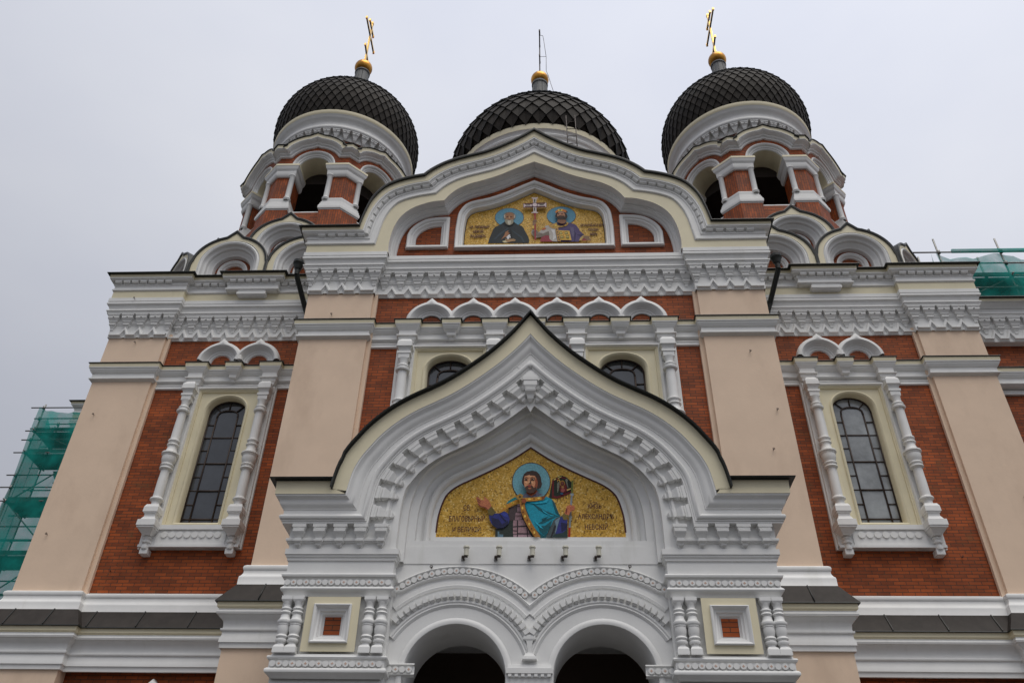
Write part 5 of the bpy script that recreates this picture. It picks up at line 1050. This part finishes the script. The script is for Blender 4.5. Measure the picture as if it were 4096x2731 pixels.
# body of the porch: piers, centre wall with two arches, vaulted interior
b = M()
for sg in (-1, 1):
    x0, x1 = sorted((sg * PI_, sg * PX))
    b.box(x0, x1, PY, -2.0, 6.54, 7.32, WHITE); b.box(x0, x1, PY + .1, -2.0, 0, 6.56, WHITE); b.box(x0, x1, -2.0, .0, 0, 8.2, WHITE)
    b.build('porch_pier', cathedral); b = M()
for sg in (-1, 1):
    x0, x1 = sorted((sg * PI_, sg * PX))
    pl_ = [(x0, -2.9), (x0, PY), (x1, PY), (x1, -2.9)]
    if sg < 0: pl_ = [(x0, 0), (x0, PY), (x1, PY), (x1, PR + .02)]
    else: pl_ = [(x0, PR + .02), (x0, PY), (x1, PY), (x1, 0)]
    hsweep(b, pl_, [(0, 7.235), (.066, 7.225), (.066, 7.135), (.048, 7.13), (.046, 7.10), (.026, 7.08), (.022, 7.045), (.0, 7.038)], WHITE)
    hsweep(b, pl_, [(0, 6.83), (.045, 6.822), (.058, 6.80), (.05, 6.77), (.028, 6.76), (.02, 6.745), (.004, 6.735), (.004, 6.63), (.016, 6.618), (.034, 6.60), (.044, 6.58), (.036, 6.56), (.02, 6.545), (.0, 6.53), (-.02, 6.47)], WHITE)
    hsweep(b, pl_, [(-.1, 5.60), (.0, 5.585), (.0, 5.56), (.04, 5.552), (.05, 5.53), (.04, 5.505), (.02, 5.495), (.012, 5.485), (.012, 5.385), (.03, 5.378), (.05, 5.36), (.058, 5.335), (.05, 5.31), (.0, 5.28), (-.04, 5.24)], WHITE); b.build('porch_string_course', cathedral); b = M()
def rosette(b, T, k):
    b.merge(disc, T)
    if k % 2: b.merge(plus, T)
disc = M(); disc.tube((0, .0, 0), (0, -.036, 0), .046, WHITE, 14, smooth=False)
plus = M(); plus.box(-.02, .02, -.0385, -.034, -.005, .005, PLUS); plus.box(-.005, .005, -.0387, -.034, -.02, .02, PLUS)
b = M()
for sg in (-1, 1):
    for zz, o in ((6.682, 0), (5.435, .01)):
        for k in range(17):
            x = sg * (3.80 - k * .0995)
            rosette(b, lambda p, x=x, zz=zz, o=o: (p[0] + x, p[1] + PY - o, p[2] + zz), k)
b.build('rosette_band', cathedral)
# framed brick squares and twin baluster columns on the piers
for sg in (-1, 1):
    cx = sg * 3.02; b = M(); z0, z1 = 5.62, 6.455; hw = .412; zc_ = (z0 + z1) / 2
    fo_ = [(cx - hw, z0), (cx - hw, z1), (cx + hw, z1), (cx + hw, z0)]
    sweep(b, fo_, [(0, .0), (0, .012), (.12, .012)], CREAM, Y=PY, closed=True)
    sweep(b, fo_, [(.12, .013), (.12, .05), (.135, .06), (.15, .05), (.165, .035), (.175, .0), (.18, -.005), (.21, -.01), (.22, -.03), (.225, -.05), (.25, -.055), (.262, -.09), (.27, -.10), (.30, -.105), (.302, -.13)], WHITE, Y=PY, closed=True)
    pn = b.build('framed_panel', cathedral)
    b = M(); b.box(cx - .125, cx + .125, PY + .09, PY + .13, zc_ - .135, zc_ + .135, BRICK); b.build('brick_square', pn)
b = M()
prf = [(.075, 6.44), (.075, 6.36), (.062, 6.34), (.060, 6.29), (.078, 6.28), (.085, 6.262), (.075, 6.245), (.064, 6.235), (.08, 6.225), (.088, 6.205), (.078, 6.185), (.066, 6.175), (.075, 6.13), (.085, 6.10), (.105, 6.085), (.109, 6.06), (.102, 6.04), (.092, 6.03), (.094, 6.015), (.086, 6.005), (.09, 5.95), (.08, 5.90), (.07, 5.87), (.084, 5.86), (.09, 5.84), (.08, 5.82), (.068, 5.81), (.084, 5.80), (.09, 5.78), (.08, 5.755), (.062, 5.745), (.062, 5.70), (.075, 5.66)]
b.lathe((0, 0), prf, WHITE, 18)
b.frus(lambda u, o, z: (u, .08 - o, z), [(6.455, .085, .165), (6.40, .085, .165), (6.37, .07, .15), (6.345, .045, .13)], WHITE)
b.frus(lambda u, o, z: (u, .08 - o, z), [(5.72, .04, .13), (5.70, .07, .16), (5.67, .085, .175), (5.60, .088, .18), (5.585, .088, .18)], WHITE)
first = True
for sg in (-1, 1):
    for x in (3.745, 3.568, 2.455, 2.262):
        if first: c0 = b.build('baluster_column', cathedral, (sg * x, PY + .02, 0)); first = False
        else: c_ = c0.copy(); S.collection.objects.link(c_); c_.location = (sg * x, PY + .02, 0)
# centre wall with twin arches
b = M(); n = 24; AC, AZ, AR = 1.13, 5.35, .80
left = [(-PI_ - .01, 5.2), (-PI_ - .01, 7.5), (0, 7.5), (0, 5.2), (-AC + AR, 5.2)] + [(-AC + AR * cos(pi * i / n), AZ + AR * sin(pi * i / n)) for i in range(n + 1)] + [(-AC - AR, 5.2)]
for sg in (1, -1): b.poly([(x * sg, PR, z) for x, z in left], WHITE)
b.box(-2.14, 2.14, PR - .012, PR, 7.10, 7.40, WHITE)
for sg in (-1, 1):
    A = arc(sg * AC, AZ, AR - .02, 180, 0, 30); A = [(A[0][0], 4.0)] + A + [(A[-1][0], 4.0)]
    sweep(b, A, [(-.095, .004), (-.07, .02), (-.035, .028), (0, .02), (.01, .0), (.01, -1.0)], WHITE, Y=PR)
cwall = b.build('porch_arch_wall', cathedral)
b = M()
# rosette band over both arches, meeting at the middle and at the piers
def band_path(r):
    a_mid = math.degrees(math.acos(min(1, AC / r))); a_l = math.degrees(math.acos(min(1, (PI_ - AC - .05) / r)))
    return a_mid, a_l
for sg in (-1, 1):
    rr = 1.743; cz = 5.31
    a0 = 180 - 55.0; 
    A = arc(-1.15, cz, rr, 122, math.degrees(math.acos(1.15 / rr)), 22)
    A = [(-2.16, A[0][1] - .005)] + A
    path = [(x * sg, z) for x, z in A]
    if sg < 0: path = path[::-1]
    P_f = [(0, 0), (.0, .035), (.016, .05), (.032, .04), (.036, .012), (.132, .012), (.136, .03), (.152, .046), (.175, .036), (.185, .01), (.20, .0)]
    # clip the ends at the centre line by sliding the last section to x=0
    fr_ = frames(path); secs = []
    for i, (p, f) in enumerate(zip(path, fr_)):
        row = []
        for dd, o in P_f:
            x = p[0] + f[0] * dd; z = p[1] + f[1] * dd
            endc = (i == len(path) - 1) if sg > 0 else (i == 0)
            if endc:
                r_ = rr - dd; x = 0.0; z = cz + sqrt(max(0, r_ * r_ - 1.15 ** 2))
            row.append((x, PR - o, z))
        secs.append(row)
    _loft(b, secs, WHITE)
    # two further plain mouldings and the tooth ring
    for (ro, pf) in ((1.50, [(0, 0), (0, .02), (.05, .02), (.06, .03), (.10, .02), (.11, 0)]), (1.20, [(0, 0), (0, .03), (.03, .035), (.05, .02), (.07, .03), (.10, .01), (.11, 0)])):
        am = math.degrees(math.acos(min(1, AC / ro))); al = 180 - math.degrees(math.acos(min(1, (PI_ - AC) / ro))) if ro > 1.02 else 180
        sweep(b, [(x * 1, z) for x, z in (arc(-AC, 5.30, ro, al, am, 26) if sg < 0 else arc(AC, 5.30, ro, 180 - am, 180 - al, 26))], pf, WHITE, Y=PR)
b.build('arch_moulding', cwall)
b = M()
for sg in (-1, 1):
    for k in range(26):
        a = radians(52 + k * 3.62 + 0) ; rr = 1.66
        x, z = -1.15 - rr * cos(a) * 1, 5.31 + rr * sin(a)
        # measured from the pier side
        x = -1.15 + rr * cos(radians(125 - k * 3.42)); z = 5.31 + rr * sin(radians(125 - k * 3.42))
        if x < -.03: rosette(b, lambda p, x=x, z=z, sg=sg: (p[0] - sg * x * -1 if False else p[0] + sg * -x * -1, p[1] + PR - .012, p[2] + z), k + 1)
b.build('rosette_band', cwall)
b = M()
for sg in (-1, 1):
    for k in range(26):
        a = 142 - k * 4.75
        ca, sa = cos(radians(a)), sin(radians(a)); x = -AC + 1.27 * ca
        if x > -.05 or x < -PI_ + .03 or a < 30: continue
        def TT(u, o, z, ca=ca, sa=sa, sg=sg):
            r_ = 1.27 + z; X = -AC + r_ * ca + u * sa; Z = 5.30 + r_ * sa - u * ca
            return (X * (1 if sg < 0 else -1), PR - o, Z)
        b.frus(TT, [(.065, .036, .085), (-.03, .036, .082), (-.035, .026, .06), (-.065, .022, .035)], WHITE)
b.build('dentil_band', cwall)
b = M(); T = lambda u, o, z: (u, PR - o, z)
b.frus(T, [(6.0, .01, .05), (5.93, .09, .07), (5.89, .10, .07), (5.86, .05, .06), (5.70, .022, .05), (5.69, .035, .05), (5.675, .035, .05), (5.67, .055, .07), (5.62, .095, .09), (5.60, .095, .09), (5.595, .11, .10), (5.575, .11, .10), (5.57, .02, .03)], WHITE)
b.frus(T, [(5.52, .31, .02), (5.51, .32, .05), (5.46, .325, .06), (5.455, .345, .08), (5.38, .345, .08), (5.375, .31, .05), (5.33, .31, .05), (5.32, .29, .03), (4.9, .25, .02)], WHITE)
for i in range(7): b.box(-.29 + i * .0967 - .025, -.29 + i * .0967 + .025, PR - .075, PR - .04, 5.335, 5.375, WHITE)
b.box(-.30, .30, PR, -2.0, 3.5, 5.45, WHITE)
b.build('central_capital', cwall)
for sg in (-1, 1): b = M(); hsweep(b, [(sg * 1.94 - .22, PR + .0), (sg * 1.94 + .22, PR + .0)], [(.0, 5.53), (.05, 5.52), (.055, 5.50), (.02, 5.48), (.02, 5.38), (.05, 5.36), (.0, 5.33)], WHITE); b.build('impost', cwall)
for sg in (-1, 1):
    b = M()
    for k in range(4): rosette(b, lambda p, x=sg * (2.10 - k * .1), sg=sg: (p[0] + x, p[1] + PR - .02, p[2] + 5.43), k)
    b.build('rosette_band', cwall)
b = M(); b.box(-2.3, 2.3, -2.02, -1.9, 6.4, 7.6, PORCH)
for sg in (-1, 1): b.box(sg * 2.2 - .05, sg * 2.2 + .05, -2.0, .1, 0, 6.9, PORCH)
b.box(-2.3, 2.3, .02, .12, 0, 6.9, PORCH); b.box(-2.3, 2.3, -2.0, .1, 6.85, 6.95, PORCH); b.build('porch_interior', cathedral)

# five floodlights under the porch mosaic
pos = (-1.045, -.515, .022, .555, 1.085); names = ('far left', 'second from left', 'middle', 'second from right', 'far right')
def make_lamp(x, lab):
    r = empty('floodlight', lab, 'floodlight', (x, PR - .014, 7.12)); r['group'] = 'floodlights under the porch mosaic'
    b = M(); b.lathe((.02, -.10), [(.001, .235), (.045, .235), (.052, .225), (.052, .205), (.040, .20), (.038, .12), (.040, .075), (.001, .07)], CONCR, 16); b.build('lamp_body', r)
    b = M(); b.tube((-.03, 0, .06), (-.03, -.09, .06), .013, BAR, 8); b.box(-.035, .045, -.12, -.08, .05, .068, BAR); b.tube((-.035, -.08, .035), (-.035, -.08, .08), .02, BAR, 8); b.box(-.065, -.01, -.012, .0, .03, .09, STEEL); b.build('lamp_bracket', r)
    return r
for x, nme in zip(pos, names): make_lamp(x, 'small cream spotlight under the porch mosaic, ' + nme + ' of five')

# downpipes between centre bay and wings
for sg in (-1, 1):
    b = M(); x = sg * 6.44
    b.lathe((x, .95), [(.08, 17.12), (.11, 17.2), (.13, 17.3), (.15, 17.32), (.155, 17.40), (.14, 17.42), (.12, 17.44)], BLACK, 18)
    P3 = [(x, .95, 17.2), (x, .97, 16.95), (sg * 6.36, 1.15, 16.7), (sg * 6.2, 1.5, 16.2), (sg * 6.05, 1.62, 15.8), (sg * 5.9, 1.66, 15.2), (sg * 5.86, 1.66, 6.0)]
    for p, q in zip(P3, P3[1:]): b.tube(p, q, .07, BLACK, 12)
    b.build('downpipe', cathedral)
# wall eye bolts
for x, y, z in ((-4.95, 0, 14.73), (5.0, 0, 13.5), (5.35, 0, 11.9), (-11.0, 1.6, 12.9), (-11.05, 1.6, 9.7), (-10.6, 1.6, 15.15), (-1.58, PR, 7.03), (1.59, PR, 7.04), (10.9, 1.6, 10.6), (5.1, 0, 10.9), (-9.4, 1.76, 8.9), (9.2, 1.76, 9.25), (-10.9, 1.34, 16.47)):
    b = M(); b.tube((x, y, z), (x, y - .06, z), .008, BAR, 6)
    R_ = [(x + .022 * cos(t * pi / 4), y - .065, z + .022 * sin(t * pi / 4)) for t in range(9)]
    for p, q in zip(R_, R_[1:]): b.tube(p, q, .006, BAR, 5)
    b.build('eye_bolt', cathedral)

# ================================================================== SIDE PARTS OF THE CHURCH
# right: aisle wall set back behind the wing
b = M(); b.box(11.0, 34, 2.26, 14, 0, 16.3, BRICK); aw = b.build('aisle_wall', cathedral)
b = M(); pa = [(11.2, 2.1), (34, 2.1)]
hsweep(b, [(11.2, 2.1), (34, 2.1)], [(-.3, 16.62), (.47, 16.50), (.475, 16.48), (.40, 16.47), (.395, 16.39), (.34, 16.385), (.335, 16.36), (.30, 16.33), (.24, 16.28), (.235, 16.26)], [SHEET, BLACK, BLACK, CREAM] + [WHITE] * 5)
hsweep(b, pa, BAND[9:], WHITE); hsweep(b, pa, BELT, BELTM); hsweep(b, [(11.2, 2.24), (34, 2.24)], UNDER, WHITE); hsweep(b, pa, zk(PLINTH, 1.0125), PLINTHM)
frieze(b, lambda u, o, z: (11.25 + u, 2.1 - o, z), .385 * 16, 16, True)
b.box(11.0, 34, 2.1, 2.3, 15.3, 16.3, WHITE); b.box(11.0, 34, 2.1, 2.3, 13.9, 14.4, WHITE); b.build('cornice', aw)
# left: transept far behind
b = M(); b.box(-18.7, -10, 12.8, 30, 0, 20.0, BRICK); tw = b.build('transept_wall', cathedral)
b = M(); hsweep(b, [(-18.7, 22), (-18.7, 12.8), (-10, 12.8)], [(o, z + 3.25) for o, z in CAP + BAND], CAPM + [CREAM] + [WHITE] * 27)
hsweep(b, [(-18.7, 22), (-18.7, 12.8), (-10, 12.8)], [(o, z + 3.0) for o, z in BELT], BELTM); b.build('cornice', tw)
b = M(); b.box(-8, 8, 9, 32, 0, 22, SHEET); b.build('roof', cathedral)

# ================================================================== SCAFFOLDS
def net_strip(b, rows, m=None):
    for A, B in zip(rows, rows[1:]):
        for i in range(len(A) - 1): b.poly([A[i], A[i + 1], B[i + 1], B[i]], m or NET, smooth=True)
def scaffold(lab, X0, X1, Y0, Y1, z0, decks, ztop, nx, right=False):
    r = empty('scaffold', lab, 'scaffold', ((X0 + X1) / 2, Y0, 0))
    ox = (X0 + X1) / 2; W_ = lambda p: (p[0] - ox, p[1] - Y0, p[2])
    xs = [X0 + (X1 - X0) * i / nx for i in range(nx + 1)]
    for x in xs:
        for y in (Y0, Y1):
            b = M(); b.tube(W_((x, y, z0)), W_((x, y, ztop + random.uniform(-.2, .5))), .03, STEEL, 8); [b.tube(W_((x, y - .05, z + dz - .06)), W_((x, y - .05, z + dz + .06)), .055, STEEL, 6) for z in decks for dz in (0, .55, 1.05)]; b.build('standard_pole', r)
    for k, z in enumerate(decks):
        b = M()
        for j in range(3): b.box(X0 - ox, X1 - ox, .04 + j * (Y1 - Y0) / 3, .04 + (j + .92) * (Y1 - Y0) / 3, z - .05, z, DECK)
        b.box(X0 - ox, X1 - ox, -.02, .01, z, z + .17, DECK); b.build('deck', r)
        for dz in (0, .55, 1.05):
            for y in (Y0, Y1):
                b = M(); e = (.45, .35, .2, .5)[(k + int(dz * 2)) % 4] if not right else .3
                e = 1.35 if (right and dz > .2 and k == len(decks) - 1) else e; b.tube(W_((X0 - e, y - .05, z + dz)), W_((X1 + (.8 if right else .1), y - .05, z + dz)), .026, STEEL, 8); b.build('ledger', r)
        for x in xs:
            b = M(); b.tube(W_((x, Y0 - .2, z + .02)), W_((x, Y1 + .2, z + .02)), .026, STEEL, 8); b.build('transom', r)
    for k in range(len(decks) - 1):
        for i in range(nx):
            b = M(); a, c_ = (xs[i], xs[i + 1]) if (k + i) % 2 else (xs[i + 1], xs[i]); b.tube(W_((a, Y0 + .05, decks[k])), W_((c_, Y0 + .05, decks[k + 1])), .024, STEEL, 8); b.build('brace', r)
    # debris net: outer faces, rippled, scalloped at the top
    rnd = random.Random(3); b = M(); N_ = 10 * nx
    def face(P, Q, nn):
        rows = []; z = z0; H = (decks[-1] + 1.05) if right else ztop - .2
        zs = [z0 + (H - z0) * j / 30 for j in range(31)]
        for z in zs:
            row = []
            for i in range(nn + 1):
                t = i / nn; rip = (.12 if right else .05) * sin(t * 23 + z * 1.1) + .05 * sin(t * 61 + z * .7)
                zz = min(z, H - (.42 if right else .25) * abs(sin(pi * t * nx)) + .03 * sin(t * 90))
                x = P[0] + (Q[0] - P[0]) * t; y = P[1] + (Q[1] - P[1]) * t
                nxn, nyn = (Q[1] - P[1]), -(Q[0] - P[0]); l = hypot(nxn, nyn)
                row.append(W_((x + nxn / l * rip, y + nyn / l * rip, zz)))
            rows.append(row)
        net_strip(b, rows, NET2 if right else NET)
    if right: face((X0, Y1 + .1), (X1, Y1 + .1), N_); face((X0 - .12, Y1), (X0 - .12, Y0), 14); face((X0 - .1, Y0 - .12), (X1, Y0 - .12), N_)
    else: face((X0 - .08, Y1), (X0 - .08, Y0), 12); face((X0 - .08, Y0 - .12), (X1, Y0 - .12), N_)
    if right: b.tube(W_((X0 + .4, Y0 - .1, decks[-1] + 1.05)), W_((X1, Y0 - .1, decks[-1] + 1.05)), .07, NET, 8)
    b.build('debris_net', r)
    b = M()
    for k, z in enumerate(decks[1:]):   # access ladders
        xa = xs[1] - .3 if nx > 1 else X0 + .5
        for o in (0, .36): b.tube(W_((xa + o, Y0 + .2, z - 2.05)), W_((xa + o, Y0 + .75, z + .3)), .02, STEEL, 6)
        for s_ in range(8): b.tube(W_((xa, Y0 + .2 + s_ * .07, z - 2.0 + s_ * .29)), W_((xa + .36, Y0 + .2 + s_ * .07, z - 2.0 + s_ * .29)), .015, STEEL, 6)
    b.build('access_ladder', r)
    return r
scaffold('scaffold tower behind green netting left of the church front', -19.3, -14.6, 11.3, 12.5, 0, [z for z in (1.0, 3.1, 5.2, 7.3, 9.35, 11.4, 13.4, 15.45, 17.45, 18.4)], 19.6, 2)
scaffold('scaffold with drooping green net rising over the roof on the right', 13.2, 21.2, 5.0, 6.2, 16.7, [17.0, 19.1, 20.15], 22.0, 4, right=True)

# ================================================================== GROUND
b = M(); b.poly([(-600, -600, 0), (600, -600, 0), (600, 600, 0), (-600, 600, 0)], STONE); g = b.build('ground'); g['kind'] = 'structure'; g['label'] = 'grey paved square in front of the church'; g['category'] = 'ground'
